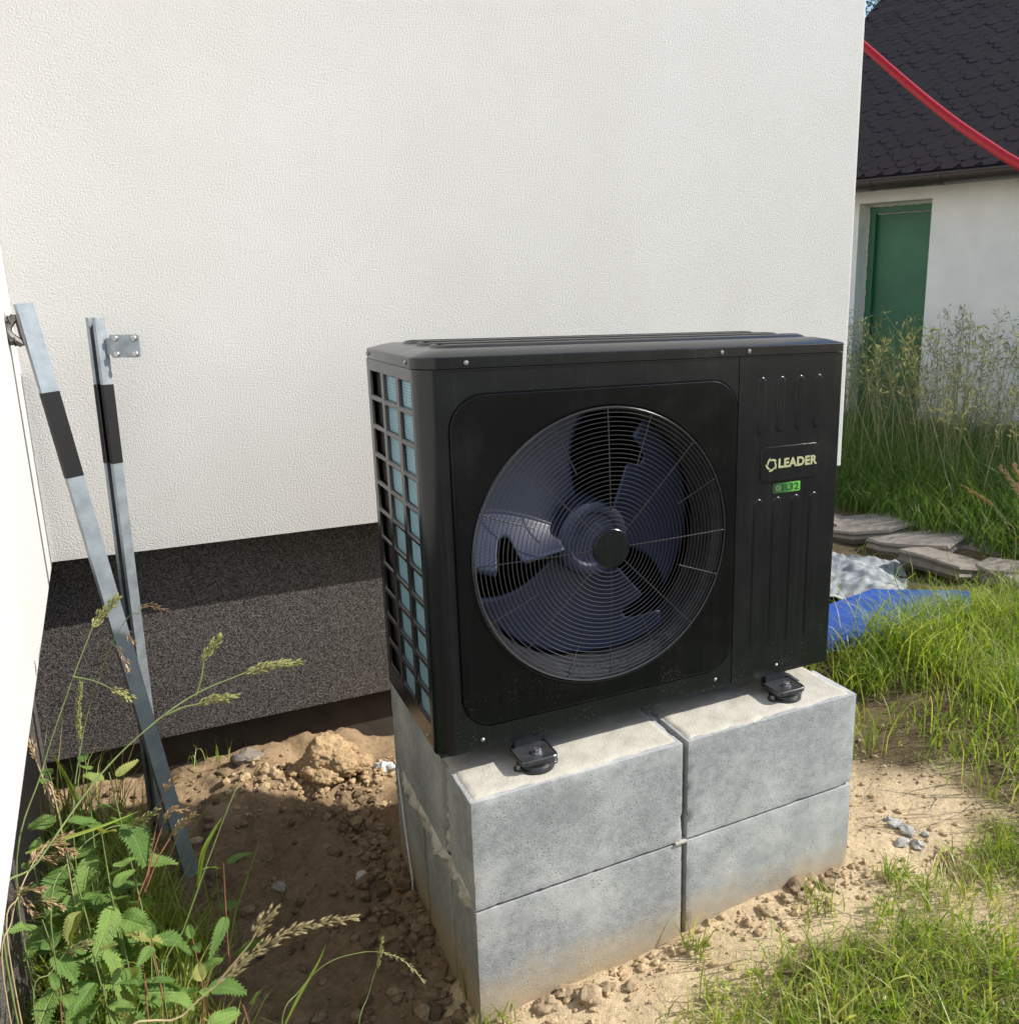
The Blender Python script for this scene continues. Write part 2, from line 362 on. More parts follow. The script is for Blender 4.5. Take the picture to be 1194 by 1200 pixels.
# ------------------------------------------------------------------ ground (structure)
def ground_z(x, y):
    x = np.asarray(x, float); y = np.asarray(y, float)
    p = np.stack([x, y, np.zeros_like(x)], -1)
    z = 0.02 * fbm(p, 1.3, 3, 3)
    left = 1 - sstep(-0.05, 0.10, x)
    z = z + left * (-0.015 + 0.075 * sstep(0.72, 1.05, y) + 0.05 * sstep(-0.35, -0.75, x) * sstep(1.2, 0.3, y) - 0.015)
    left2 = (1 - sstep(0.0, 0.2, x)) * sstep(-0.5, 0.0, y)
    z = z + left2 * (0.024 * fbm(p, 6.5, 4, 11, 0.6) + 0.015 * np.abs(fbm(p, 16, 4, 5, 0.6)) + 0.006 * np.abs(fbm(p, 45, 3, 6)))
    z = z + (1 - left2) * 0.008 * fbm(p, 8, 4, 21)
    up = sstep(3.16, 3.34, x + 0.25 * np.clip(1.9 - y, 0, 2) - 0.3 * np.clip(1.9 - y, 0, 3))
    z = z + up * 0.10 * sstep(0.4, 1.2, y)
    z = z + 0.035 * sstep(1.15, 1.9, x) * (1 - up) + 0.02 * sstep(-0.4, -0.9, y)
    far = sstep(9, 30, np.hypot(x, y)); z = z * (1 - far)
    return z
def lin(*seg):
    o = []
    for a, b, st in seg: o += list(np.arange(a, b, st))
    return np.array(o)
gx = np.concatenate([[-80, -40, -20, -10, -5, -3, -2, -1.5, -1.2], lin((-1.0, 2.2, 0.0135), (2.2, 4.6, 0.04), (4.6, 7, 0.12)), [7.5, 9, 12, 18, 30, 60, 90]])
gy = np.concatenate([[-60, -30, -15, -8, -4, -2.5, -1.8, -1.4], lin((-1.1, 1.3, 0.0135), (1.3, 3.2, 0.04), (3.2, 6.5, 0.12)), [7, 9, 12, 18, 30, 60, 100]])
GX, GY = np.meshgrid(gx, gy, indexing='xy'); GZ = ground_z(GX, GY)
def ground_col(x, y):
    p = np.stack([x, y, np.zeros_like(x)], -1)
    nz = 0.12 * fbm(p, 4, 4, 31)
    soil = np.array([0.205, 0.142, 0.083]); sand = np.array([0.56, 0.44, 0.275]); turf = np.array([0.115, 0.088, 0.046])
    left = (1 - sstep(0.12, 0.25, x)) * sstep(-0.42, -0.25, y + nz - 0.6 * np.clip(x, -1, 0)); left = np.maximum(left, 1 - sstep(-0.1, 0.0, x + nz * 0.3))
    fr = sstep(-0.42, -0.30, y + nz) * sstep(0.16, 0.02, y) * sstep(-0.1, 0.02, x) * sstep(1.15, 1.0, x)
    rt = sstep(0.9, 1.0, x) * sstep(1.72, 1.42, x + nz * 1.6 + 0.35 * np.clip(-y, 0, 1)) * sstep(-0.52, -0.38, y + nz) * sstep(0.62, 0.38, y + nz)
    s = np.clip(np.maximum(fr, rt), 0, 1)[..., None]
    c = turf * (1 - left[..., None]) + soil * left[..., None]
    c = c * (1 - s) + sand * s
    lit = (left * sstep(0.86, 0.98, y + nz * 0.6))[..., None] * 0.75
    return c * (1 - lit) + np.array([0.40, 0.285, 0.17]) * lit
ny, nx = GX.shape
idx = np.arange(ny * nx).reshape(ny, nx)
Fq = np.stack([idx[:-1, :-1], idx[:-1, 1:], idx[1:, 1:], idx[1:, :-1]], -1).reshape(-1, 4)
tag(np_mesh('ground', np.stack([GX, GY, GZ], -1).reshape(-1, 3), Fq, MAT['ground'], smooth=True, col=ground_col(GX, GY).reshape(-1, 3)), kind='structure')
def gz(x, y): return float(ground_z(np.array([x]), np.array([y]))[0])

# ------------------------------------------------------------------ the rendered house
house = thing('house', (0.6, YW, 0), 'white rough-rendered house with dark speckled plinth behind the heat pump', 'house')
LD = np.array([0.0515, -0.9987, 0.0]); LN = np.array([0.9987, 0.0515, 0.0])   # left wall: direction towards us, outward normal
def corner(r, ox=0): return (XR + ox, r)
b = MB()
n_ = 6; rr = 0.012
poly = [(XL - 0.3, YW), (XR - rr, YW)] + [(XR - rr + rr * math.sin(k * math.pi / 2 / n_), YW + rr - rr * math.cos(k * math.pi / 2 / n_)) for k in range(1, n_ + 1)] + [(XR, YW + 4.0), (XL - 0.3, YW + 4.0)]
b.loops([[(x, y, z) for x, y in poly] for z in (ZW, 4.6)], True, True, True).build('wall', MAT['stucco'], house)
b = MB(); o0 = np.array([XL, YW - 0.001, ZW])
b.obox(o0, LD * 4.2, -LN * 0.3, (0, 0, 4.6 - ZW)).build('wall', MAT['stucco'], house)
REC = 0.10
b = MB(); b.box((XL - REC - 0.02, YW + REC, 0.192), (XR - REC, YW + REC + 0.3, ZW - 0.002)); b.build('plinth', MAT['plinth'], house)
b = MB(); b.obox(np.array([XL, YW + REC, -0.15]) - LN * REC, LD * 4.3, -LN * 0.15, (0, 0, ZW + 0.148)); b.build('plinth', MAT['plinth'], house)
b = MB(); b.box((XL - REC - 0.1, YW + REC + 0.06, -0.3), (XR - REC - 0.06, YW + REC + 0.25, 0.19)); b.build('foundation', MAT['found'], house)

# ------------------------------------------------------------------ block pedestal
def chip_block(name, a, bb, parent, mat, res=0.010, r0=0.0028, chip=0.017, seed=0):
    a = np.array(a, float); bb = np.array(bb, float); c = (a + bb) / 2; h = (bb - a) / 2
    n = np.maximum(2, np.ceil((bb - a) / res).astype(int)); mb_v = []; mb_f = []; k0 = 0
    for ax in range(3):
        u, v = (ax + 1) % 3, (ax + 2) % 3
        for sg in (-1, 1):
            gu = np.linspace(-1, 1, n[u] + 1); gv = np.linspace(-1, 1, n[v] + 1)
            # push the outer rows close to the edge so the arris stays sharp
            U, V = np.meshgrid(gu * h[u], gv * h[v], indexing='ij')
            P = np.zeros(U.shape + (3,)); P[..., ax] = sg * h[ax]; P[..., u] = U; P[..., v] = V
            m = idx_ = np.arange(U.size).reshape(U.shape) + k0; k0 += U.size
            q = np.stack([m[:-1, :-1], m[1:, :-1], m[1:, 1:], m[:-1, 1:]], -1).reshape(-1, 4)
            if sg < 0: q = q[:, ::-1]
            mb_v.append(P.reshape(-1, 3)); mb_f.append(q)
    P = np.concatenate(mb_v); F = np.concatenate(mb_f)
    wpos = P + c
    chipm = np.clip(fbm(wpos, 26, 4, 40 + seed) - 0.30, 0, 1)
    r = r0 + chip * chipm
    inner = np.clip(P, -(h - r[:, None]), h - r[:, None]); d = P - inner; L = np.linalg.norm(d, axis=1)
    P = inner + np.where(L[:, None] > 1e-9, d / np.maximum(L, 1e-9)[:, None] * np.minimum(L, r)[:, None], 0)
    P = P + 0.0006 * np.stack([vnoise(wpos, 60, 1), vnoise(wpos, 60, 2), vnoise(wpos, 60, 3)], -1)
    rt = ROOT[parent.name]
    o = np_mesh(name, P + c - rt, F, mat, parent, smooth=True)
    bm = bmesh.new(); bm.from_mesh(o.data); bmesh.ops.remove_doubles(bm, verts=bm.verts, dist=0.0004); bm.to_mesh(o.data); bm.free()
    o.data.shade_smooth(); o.data.set_sharp_from_angle(angle=R_(40))
    return o
ped = thing('block_pedestal', (0.525, 0.2, 0), 'grey concrete block pedestal, two courses high, under the heat pump', 'pedestal')
X0, X1, X2, X3 = 0.030, 0.516, 0.529, 1.020
ZM = 0.2455
for z0, z1 in ((-0.06, ZM - 0.0015), (ZM + 0.0035, ZT)):
    chip_block('block', (X0, -0.0945, z0), (X1, 0.066, z1), ped, MAT['concrete'], seed=1)
    chip_block('block', (X2, -0.0945, z0), (X3, 0.066, z1), ped, MAT['concrete'], seed=2)
chip_block('block', (X0, 0.106, ZM + 0.004), (0.27, 0.468, ZT - 0.002), ped, MAT['concrete'], seed=3)
chip_block('block', (X0 + 0.002, 0.474, ZM + 0.004), (0.50, 0.558, ZT - 0.003), ped, MAT['concrete'], seed=4)
chip_block('block', (X0 - 0.002, 0.072, -0.06), (0.27, 0.268, ZM - 0.002), ped, MAT['concrete'], seed=5)
chip_block('block', (X0 - 0.001, 0.292, -0.06), (0.27, 0.556, ZM - 0.002), ped, MAT['concrete'], seed=6)
chip_block('block', (0.29, 0.106, -0.06), (0.76, 0.468, ZT - 0.002), ped, MAT['concrete'], res=0.03, seed=7)
chip_block('block', (0.775, 0.075, ZM + 0.004), (X3 - 0.008, 0.468, ZT - 0.002), ped, MAT['concrete'], seed=8)
chip_block('block', (0.775, 0.075, -0.06), (X3 - 0.006, 0.468, ZM - 0.002), ped, MAT['concrete'], seed=9)

def lump_strip(name, path, wid, hgt, nrm, mat, parent, seed=0, step=0.006):
    """ragged squeezed-out mortar along a path, bulging along nrm"""
    P = [np.array(p, float) for p in path]; L = []; nrm = np.array(nrm, float)
    pts = []
    for i in range(len(P) - 1):
        m = max(2, int(np.linalg.norm(P[i + 1] - P[i]) / step))
        pts += [P[i] + (P[i + 1] - P[i]) * k / m for k in range(m)]
    pts.append(P[-1]); t = (P[-1] - P[0]); t /= np.linalg.norm(t); s_ = np.cross(t, nrm)
    for i, p in enumerate(pts):
        e = min(1, i / 4, (len(pts) - 1 - i) / 4)
        loop = []
        for k in range(9):
            q = math.pi * k / 8
            base = p + s_ * math.cos(q) * wid * 0.5 * (0.6 + 0.4 * e)
            a = vnoise(np.array([base * 1.0]), 90, seed)[0]; a2 = vnoise(np.array([base]), 33, seed + 5)[0]
            loop.append(base + nrm * (hgt * math.sin(q) * max(0.15, 0.75 + 0.6 * a + 0.6 * a2) * e - 0.002) + s_ * wid * 0.16 * a2)
        L.append(loop)
    b = MB(); b.loops(L, False); return b.build(name, mat, parent, ang=60)
mz = ZM + 0.001
lump_strip('mortar_joint', [(X0, 0.485, mz + 0.004), (X0, 0.30, mz), (X0, 0.12, mz)], 0.036, 0.013, (-1, 0, 0), MAT['mortar'], ped, 3)
lump_strip('mortar_joint', [(X0, 0.13, mz + 0.006), (X0, -0.075, mz - 0.003)], 0.042, 0.016, (-1, 0, 0), MAT['mortar'], ped, 9)
lump_strip('mortar_joint', [(X0 + 0.016, 0.086, ZT - 0.01), (X0 + 0.015, 0.086, mz)], 0.045, 0.014, (-1, 0, 0), MAT['mortar'], ped, 14)
lump_strip('mortar_joint', [(X0 + 0.014, 0.281, mz), (X0 + 0.014, 0.281, -0.05)], 0.028, 0.006, (-1, 0, 0), MAT['found'], ped, 15)
lump_strip('mortar_joint', [(X0 + 0.02, -0.090, ZM + 0.001), (X1 - 0.02, -0.090, ZM + 0.001)], 0.004, 0.0012, (0, -1, 0), MAT['found'], ped, 19)
MB().box((X1 - 0.018, -0.0985, ZM - 0.0012), (X1 + 0.012, -0.05, ZM + 0.0032)).build('mortar_spacer', MAT['mortar'], ped)
# cement skim on top of the courses: thin, ragged sheets
def skim(x0, x1, y0, y1, z, name, seed):
    nx_, ny_ = int((x1 - x0) / 0.006), int((y1 - y0) / 0.006)
    xs = np.linspace(x0, x1, nx_); ys = np.linspace(y0, y1, ny_); A, B = np.meshgrid(xs, ys, indexing='xy')
    p = np.stack([A, B, 0 * A], -1)
    e = np.minimum(np.minimum(A - x0, x1 - A) , np.minimum(B - y0, y1 - B)) + 0.006 * fbm(p, 16, 4, seed) - 0.005
    zz = z + 0.0035 * sstep(-0.002, 0.010, e) + 0.0010 * fbm(p, 30, 3, seed + 1) * sstep(0, 0.012, e) - 0.004 * sstep(0.0, -0.003, e) + 0.002
    zz = zz - 0.002
    V = np.stack([A, B, zz], -1).reshape(-1, 3) - ROOT[ped.name]; I = np.arange(nx_ * ny_).reshape(ny_, nx_)
    F = np.stack([I[:-1, :-1], I[:-1, 1:], I[1:, 1:], I[1:, :-1]], -1).reshape(-1, 4)
    return np_mesh(name, V, F, MAT['mortar'], ped, smooth=True)
skim(X0 + 0.004, X1 - 0.001, -0.0915, 0.40, ZT, 'mortar_bed', 51)
skim(X2 + 0.003, X3 - 0.008, -0.0915, 0.44, ZT, 'mortar_bed', 57)
lump_strip('mortar_fill', [(0.5225, 0.03, ZT - 0.006), (0.5225, 0.40, ZT - 0.006)], 0.028, 0.010, (0, 0, 1), MAT['mortar'], ped, 23)
lump_strip('mortar_drip', [(0.895, -0.0945, ZT - 0.001), (0.897, -0.0945, ZT - 0.045)], 0.014, 0.003, (0, -1, 0), MAT['mortar'], ped, 31, 0.003)
# white cord with a plastic scrap hanging down the left side of the blocks
cord = MB(); cpath = [(X0 - 0.006, 0.50, 0.26), (X0 - 0.008, 0.475, 0.20), (X0 - 0.010, 0.44, 0.10), (X0 - 0.010, 0.405, 0.01), (X0 - 0.012, 0.392, -0.03)]
cord.tube(cpath, 0.0022, 6)
ctie = thing('cord', (X0, 0.39, -0.04), 'thin white cord with a scrap of plastic hanging down the side of the blocks', 'cord')
cord.build('string', MAT['white'], ctie)
b = MB(); b.loops([[(X0 - 0.010 - 0.012 * k * (1 - k), 0.398 + 0.012 * j * (0.4 + k) + 0.004 * math.sin(7 * k + 2 * j), 0.010 - 0.07 * k) for j in (-1, -0.3, 0.4, 1)] for k in (0, 0.2, 0.45, 0.7, 1)], False)
b.build('plastic_scrap', MAT['white'], ctie)

# ------------------------------------------------------------------ the heat pump
hp = thing('heat_pump', (0.5, 0.2, ZB), 'large black outdoor heat pump unit with one caged fan, standing on concrete blocks', 'heat pump')
RC = 0.036
FX, FZ, FR = 0.3832, 0.9345, 0.297
XS = 0.7085                    # seam between fan panel and service panel
def rrect(x0, x1, z0, z1, r, n=8):
    o = []
    for cx, cz, a0 in ((x1 - r, z1 - r, 0), (x0 + r, z1 - r, 90), (x0 + r, z0 + r, 180), (x1 - r, z0 + r, 270)):
        for k in range(n + 1):
            a = R_(a0 + 90 * k / n); o.append((cx + r * math.cos(a), cz + r * math.sin(a)))
    return o
def circ(cx, cz, r, n=96): return [(cx + r * math.cos(2 * math.pi * k / n), cz + r * math.sin(2 * math.pi * k / n)) for k in range(n)]
def at_y(pts, y): return [(p[0], y, p[1]) for p in pts]
I0, I1, J0, J1, IR = 0.056, 0.7035, 0.597, 1.267, 0.068
b = MB()
ou = rrect(I0, I1, J0, J1, IR, 14); prof = [(-0.0046, 0.0022), (-0.0022, 0.0022), (-0.0016, -0.0010), (-0.0008, -0.0022), (0.0004, -0.0027)]
def off(o): return rrect(I0 + o, I1 - o, J0 + o, J1 - o, IR - o, 14)
outer0 = off(-0.0046)
b.poly(at_y([(RC, ZB), (XS - 0.001, ZB), (XS - 0.001, ZLID), (RC, ZLID)], 0.0), [at_y(outer0, 0.0)])
# wrap-around corner and the narrow return on the left side
arc = [(RC - RC * math.sin(a), RC - RC * math.cos(a)) for a in [math.pi / 2 * k / 10 for k in range(11)]] + [(0.0, 0.043)]
b.loops([[(x, y, z) for x, y in arc] for z in (ZB, ZLID)], False)
b.box((XS - 0.0025, 0.0006, ZB), (XS - 0.0012, 0.012, ZLID))
b.build('front_panel', MAT['coat'], hp, ang=30)
b = MB(); b.loops([at_y(off(-0.0046), 0.0)] + [at_y(off(o), y) for o, y in prof], True)
b.poly(at_y(off(0.0004), -0.0027), [at_y(circ(FX, FZ, FR + 0.004), -0.0027)])
b.lathe_y((FX, 0, FZ), [(FR + 0.004, -0.0027), (FR + 0.0012, -0.0020), (FR, 0.0), (FR, 0.012)])
b.build('fan_cover', MAT['cover'], hp, ang=30)
# bell mouth behind the guard
MB().lathe_y((FX, 0, FZ), [(FR, 0.010), (FR - 0.002, 0.018), (FR - 0.012, 0.030), (FR - 0.016, 0.045), (FR - 0.016, 0.115), (FR + 0.02, 0.125)]).build('bell_mouth', MAT['steel'], hp)
# service panel with pressed ribs and a raised badge field
b = MB()
rib_rows = []
for k, x in enumerate((0.772, 0.826, 0.880, 0.934)):
    rib_rows += [(x - 0.0115, x + 0.0115, 1.142 + 0.0015 * k, 1.270)]
    rib_rows += [(x - 0.0125, x + 0.0125, 0.625 + 0.001 * k, 0.992)]
holes = [rrect(x0, x1, z0, z1, (x1 - x0) / 2 - 0.0002, 6) for x0, x1, z0, z1 in rib_rows] + [rrect(0.775, 0.943, 1.029, 1.111, 0.013, 6)]
b.poly(at_y([(XS + 0.001, ZB), (W - 0.006, ZB), (W - 0.006, ZLID), (XS + 0.001, ZLID)], 0.0), [at_y(h, 0.0) for h in holes])
def inset(h, o):
    c = np.mean(np.array(h), 0); P = np.array(h); return [tuple(q) for q in P]
def raise_(x0, x1, z0, z1, r, h, e):
    st = [(0, 0), (e * 0.35, -h * 0.6), (e, -h), (e * 2.0, -h * 1.04)]
    L = [at_y(rrect(x0 + o, x1 - o, z0 + o, z1 - o, max(r - o, 0.0005), 6), y) for o, y in st]
    b.loops(L, True); b.poly(L[-1])
for (x0, x1, z0, z1) in rib_rows: raise_(x0, x1, z0, z1, (x1 - x0) / 2 - 0.0002, 0.0017, 0.0017)
raise_(0.775, 0.943, 1.029, 1.111, 0.013, 0.0020, 0.0011)
rc = 0.006
b.loops([[(W - rc + rc * math.sin(a), rc - rc * math.cos(a), z) for a in [math.pi / 2 * k / 5 for k in range(6)]] + [(W, 0.05, z)] for z in (ZB, ZLID)], False)
b.box((XS + 0.0012, 0.0006, ZB), (XS + 0.0025, 0.012, ZLID))
svc = b.build('service_panel', MAT['coat'], hp, ang=30)
MB().box((XS - 0.0011, 0.006, ZB), (XS + 0.0011, 0.008, ZLID)).build('panel_seam', MAT['dark'], hp)

def text_mesh(body, size, xs, bold, mat, parent, name, org, ex=0.0004):
    cu = bpy.data.curves.new(name, 'FONT'); cu.body = body; cu.size = size; cu.offset = bold; cu.extrude = ex; cu.resolution_u = 4; cu.space_character = 1.06
    to = bpy.data.objects.new(name, cu); COL.objects.link(to)
    bpy.context.view_layer.update()
    me = bpy.data.meshes.new_from_object(to.evaluated_get(bpy.context.evaluated_depsgraph_get()))
    bpy.data.objects.remove(to); bpy.data.curves.remove(cu)
    v = np.empty(len(me.vertices) * 3, np.float32); me.vertices.foreach_get('co', v); v = v.reshape(-1, 3)
    v[:, 0] -= v[:, 0].min(); v[:, 1] -= v[:, 1].min()
    if xs: v[:, 0] *= xs / v[:, 0].max()
    v = np.stack([v[:, 0] + org[0], -v[:, 2] + org[1], v[:, 1] + org[2]], -1) - ROOT[hp.name]
    me.vertices.foreach_set('co', v.astype(np.float32).ravel()); me.update(); me.name = name
    me.materials.clear(); return link(name, me, mat, parent)
text_mesh('LEADER', 0.029, 0.114, 0.0011, MAT['logo'], svc, 'brand_lettering', (0.8235, -0.0028, 1.0600))
# five curved blades of the emblem
b = MB(); ecx, ecz = 0.8035, 1.0695
for k in range(5):
    a0 = R_(72 * k + 100); pts_o, pts_i = [], []
    for j in range(9):
        q = j / 8; a = a0 + q * R_(92)
        ro = 0.0172 - 0.0062 * q; th = 0.0060 * math.sin(math.pi * min(1, 0.18 + q * 0.82)) ** 0.8 * (1 - 0.35 * q)
        pts_o.append((ecx + ro * math.cos(a), -0.0028, ecz + ro * math.sin(a)))
        pts_i.append((ecx + (ro - th) * math.cos(a + 0.05), -0.0028, ecz + (ro - th) * math.sin(a + 0.05)))
    b.loops([pts_i, pts_o], False)
b.build('brand_emblem', MAT['logo'], svc, smooth=False)
# green refrigerant sticker
nst = N('green_sticker'); sx = nst.sep(0)
mr = nst.node('MapRange'); mr.inputs[1].default_value = 0.31; mr.inputs[2].default_value = 0.392; nst.lk(sx, mr.inputs[0])
nst.set(base=nst.ramp(mr.outputs[0], [(0.0, (0.020, 0.040, 0.022)), (0.4, (0.035, 0.12, 0.035)), (0.75, (0.13, 0.42, 0.07)), (1.0, (0.16, 0.50, 0.08))]), rough=0.35)
b = MB(); L = [at_y(rrect(0.8105, 0.8915, 1.0005, 1.0235, 0.002, 3), y) for y in (0.0, -0.0009)]
b.loops(L, True, False, True); b.build('sticker', nst.m, svc, smooth=False)
text_mesh('R32', 0.0225, 0.047, 0.0006, mat_plain('dark_green_print', (0.012, 0.10, 0.018), 0.4), svc, 'sticker_print', (0.8405, -0.0014, 1.0040), 0.0002)
b = MB(); b.lathe_y((0.8265, -0.0012, 1.0125), [(0.0062, 0), (0.0044, 0)], 18); b.box((0.8295, -0.0013, 1.011), (0.8345, -0.0011, 1.0128))
b.build('sticker_mark', mat_plain('grey_green_print', (0.20, 0.30, 0.18), 0.4), svc, smooth=False)
# left side grille (three columns, eleven rows)
b = MB(); YC = [(0.042, 0.136), (0.166, 0.262), (0.290, 0.382)]; NR = 11; pit = 0.0636; ztop = 1.2915
cells = [(y0, y1, ztop - pit * k - 0.0515, ztop - pit * k) for (y0, y1) in YC for k in range(NR)]
def cell(y0, y1, z0, z1, o, x, r=0.005): return [(x, p[0], p[1]) for p in rrect(y0 - o, y1 + o, z0 - o, z1 + o, r, 2)]
outer = [(0, 0.0445, ZB + 0.004), (0, D + 0.012, ZB + 0.004), (0, D + 0.012, ZLID), (0, 0.0445, ZLID)]
YC[0] = (0.052, 0.138); cells = [(y0, y1, ztop - pit * k - 0.0515, ztop - pit * k) for (y0, y1) in YC for k in range(NR)]
b.poly(outer, [cell(*c, 0.0040, 0.0) for c in cells])
for c in cells: b.loops([cell(*c, 0.0040, 0.0), cell(*c, 0.0016, 0.0008), cell(*c, 0.0002, 0.0028), cell(*c, 0.0, 0.0045)], True)
b.loops([[(0.0, D + 0.012, z), (0.006, D + 0.018, z), (0.02, D + 0.018, z)] for z in (ZB + 0.004, ZLID)], False)
b.build('side_grille', MAT['coat'], hp, ang=50)
# coil behind the side grille and along the back
b = MB(); b.box((0.0072, 0.046, ZB + 0.02), (0.028, 0.262, ZLID - 0.012))
b.build('condenser_coil', MAT['fin'], hp, smooth=False)
b = MB(); b.box((0.0145, 0.263, ZB + 0.01), (0.020, D, ZLID - 0.005)); b.box((0.0285, 0.035, ZB + 0.012), (0.032, 0.262, ZLID - 0.008)); b.build('dark_backing', MAT['dark'], hp, smooth=False)  # black sheets stand in for the shaded inside behind grille and coil
b = MB(); b.box((XS + 0.004, 0.02, ZB + 0.012), (XS + 0.008, D, ZLID - 0.005)); b.build('partition', MAT['dark'], hp, smooth=False)
b = MB(); b.box((0.004, D + 0.014, ZB + 0.004), (W - 0.002, D + 0.019, ZLID)); b.box((W - 0.001, 0.05, ZB + 0.004), (W + 0.0008, D + 0.018, ZLID)); b.build('rear_panel', MAT['coat'], hp, smooth=False)
b = MB(); b.box((0.004, 0.004, ZB), (W - 0.004, D + 0.016, ZB + 0.006)); b.build('base_pan', MAT['coat'], hp)
# lid
def plan(o, z, rf=0.046, n=10):
    x0, x1, y0, y1 = -0.0018 + o, W + 0.0018 - o, -0.0014 + o, D + 0.021 - o; out = []
    for cx, cy, a0, r in ((x1, y1, 0, 0.012), (x0, y1, 90, 0.03), (x0, y0, 180, rf), (x1, y0, 270, 0.010)):
        r = max(r - o * 0.5, 0.004); sx_ = -1 if cx == x1 else 1; sy_ = -1 if cy == y1 else 1
        for k in range(n + 1):
            a = R_(a0 + 90 * k / n); out.append((cx + sx_ * r + r * math.cos(a), cy + sy_ * r + r * math.sin(a), z))
    return out
b = MB(); b.loops([plan(0.004, ZLID + 0.0015), plan(0, ZLID + 0.0015), plan(0, ZLID + 0.0205), plan(0.0008, ZLID + 0.0215), plan(0.0030, ZLID + 0.0228), plan(0.03, ZLID + 0.0305), plan(0.05, ZLID + 0.0345), plan(0.062, ZLID + 0.0350)], True, True, True)
for y in (0.105, 0.20, 0.295):
    def cap(o, z): return [(p[0], p[1], z) for p in rrect(0.052 + o, 0.962 - o, y - 0.034 + o, y + 0.034 - o, 0.031, 6)]
    b.loops([cap(-0.004, ZLID + 0.0325), cap(0, ZLID + 0.0352), cap(0.0035, ZLID + 0.0378), cap(0.007, ZLID + 0.0398), cap(0.011, ZLID + 0.0408), cap(0.018, ZLID + 0.0411)], True, False, True)
lid = b.build('lid', MAT['coat'], hp, ang=38)
MB().box((RC, -0.0018, ZLID - 0.0022), (XS - 0.001, 0.0, ZLID - 0.0004)).box((XS + 0.001, -0.0018, ZLID - 0.0022), (W - 0.004, 0.0, ZLID - 0.0004)).build('panel_lip', MAT['coat'], hp)
def screw(p, axis, parent, r=0.0034):
    p = np.array(p, float); axis = np.array(axis, float); m = MB()
    m.disc_cyl(p - axis * 0.0004, axis, r * 1.35, 0.0010, 14); m.disc_cyl(p + axis * 0.0004, axis, r, 0.0026, 12, 0.001)
    return m.build('screw', MAT['zinc'], parent)
for x, z in ((0.092, 0.5665), (0.663, 0.571), (0.842, 0.569)): screw((x, -0.0002, z), (0, -1, 0), hp)
screw((0.0, 0.078, 0.563), (-1, 0, 0), hp)
for x in (0.092, 0.660, 0.732): screw((x, -0.0022, 1.3285), (0, -1, 0), lid)
for y in (0.068, 0.385): screw((-0.0022, y, 1.3285), (-1, 0, 0), lid)
# guard: rim, rings, spokes and centre disc
def gy_(r): return -0.006 - 0.010 * (1 - (r / FR) ** 2)
def torus(R0, y, wr, n=88, m=5):
    g = MB(); g.loops([[(FX + (R0 + wr * math.cos(2 * math.pi * j / m)) * math.cos(2 * math.pi * k / n), y + wr * math.sin(2 * math.pi * j / m), FZ + (R0 + wr * math.cos(2 * math.pi * j / m)) * math.sin(2 * math.pi * k / n)) for k in range(n)] for j in list(range(m)) + [0]], True); return g
guard = torus(FR - 0.004, -0.004, 0.0028).build('fan_guard', MAT['wire'], hp)
rads = np.linspace(0.052, FR - 0.0135, 26)
for r in rads: torus(r, gy_(r), 0.0009 if r < FR * 0.9 else 0.00105).build('ring', MAT['wire'], guard)
for k in range(16):
    a = R_(90 + 22.5 * k + (2 if k % 2 else 0)); r0 = 0.04 if k % 2 == 0 else FR * 0.60
    rs = np.linspace(r0, FR - 0.004, 10 if k % 2 == 0 else 5)
    MB().tube([(FX + r * math.cos(a), gy_(r) + 0.0024, FZ + r * math.sin(a)) for r in rs], 0.0014, 6).build('spoke', MAT['wire'], guard)
MB().lathe_y((FX, 0, FZ), [(0.0425, -0.0135), (0.0425, -0.0175), (0.041, -0.0188), (0.036, -0.0190), (0.0001, -0.0190)], 48).build('centre_disc', MAT['coat'], guard)
# fan: hub and three notched blades
fan = MB().lathe_y((FX, 0, FZ), [(0.0001, 0.072), (0.055, 0.072), (0.060, 0.066), (0.074, 0.064), (0.082, 0.068), (0.085, 0.076), (0.085, 0.165)], 64).build('fan', MAT['fan'], hp)
for k in range(3):
    ab = R_(96 + 120 * k + 0); b = MB(); nr, na = 30, 30; L = []
    for i in range(nr + 1):
        q = i / nr; r = 0.080 + (0.277 - 0.080) * q; row = []
        lead = -R_(12) * q + R_(6) * math.sin(q * math.pi)
        span = R_(90) + R_(5) * q
        notch = R_(17) * math.exp(-((q - 0.63) / 0.115) ** 4)
        trail_a = span - notch - R_(5) * max(0, q - 0.8) / 0.2
        for j in range(na + 1):
            s_ = j / na; a = ab + lead + s_ * (trail_a - lead)
            frac = (a - ab) / R_(97)
            fp = min(max(frac, 0), 1.1); y = 0.140 - (0.022 * fp + 0.088 * fp ** 2.6) * (1.05 - 0.1 * q) + 0.004 * q * q
            row.append((FX + r * math.cos(a), y, FZ + r * math.sin(a)))
        L.append(row)
    b.loops(L, False); blade = b.build('blade', MAT['fan'], fan, ang=80)
    blade.modifiers.new('thickness', 'SOLIDIFY').thickness = 0.003
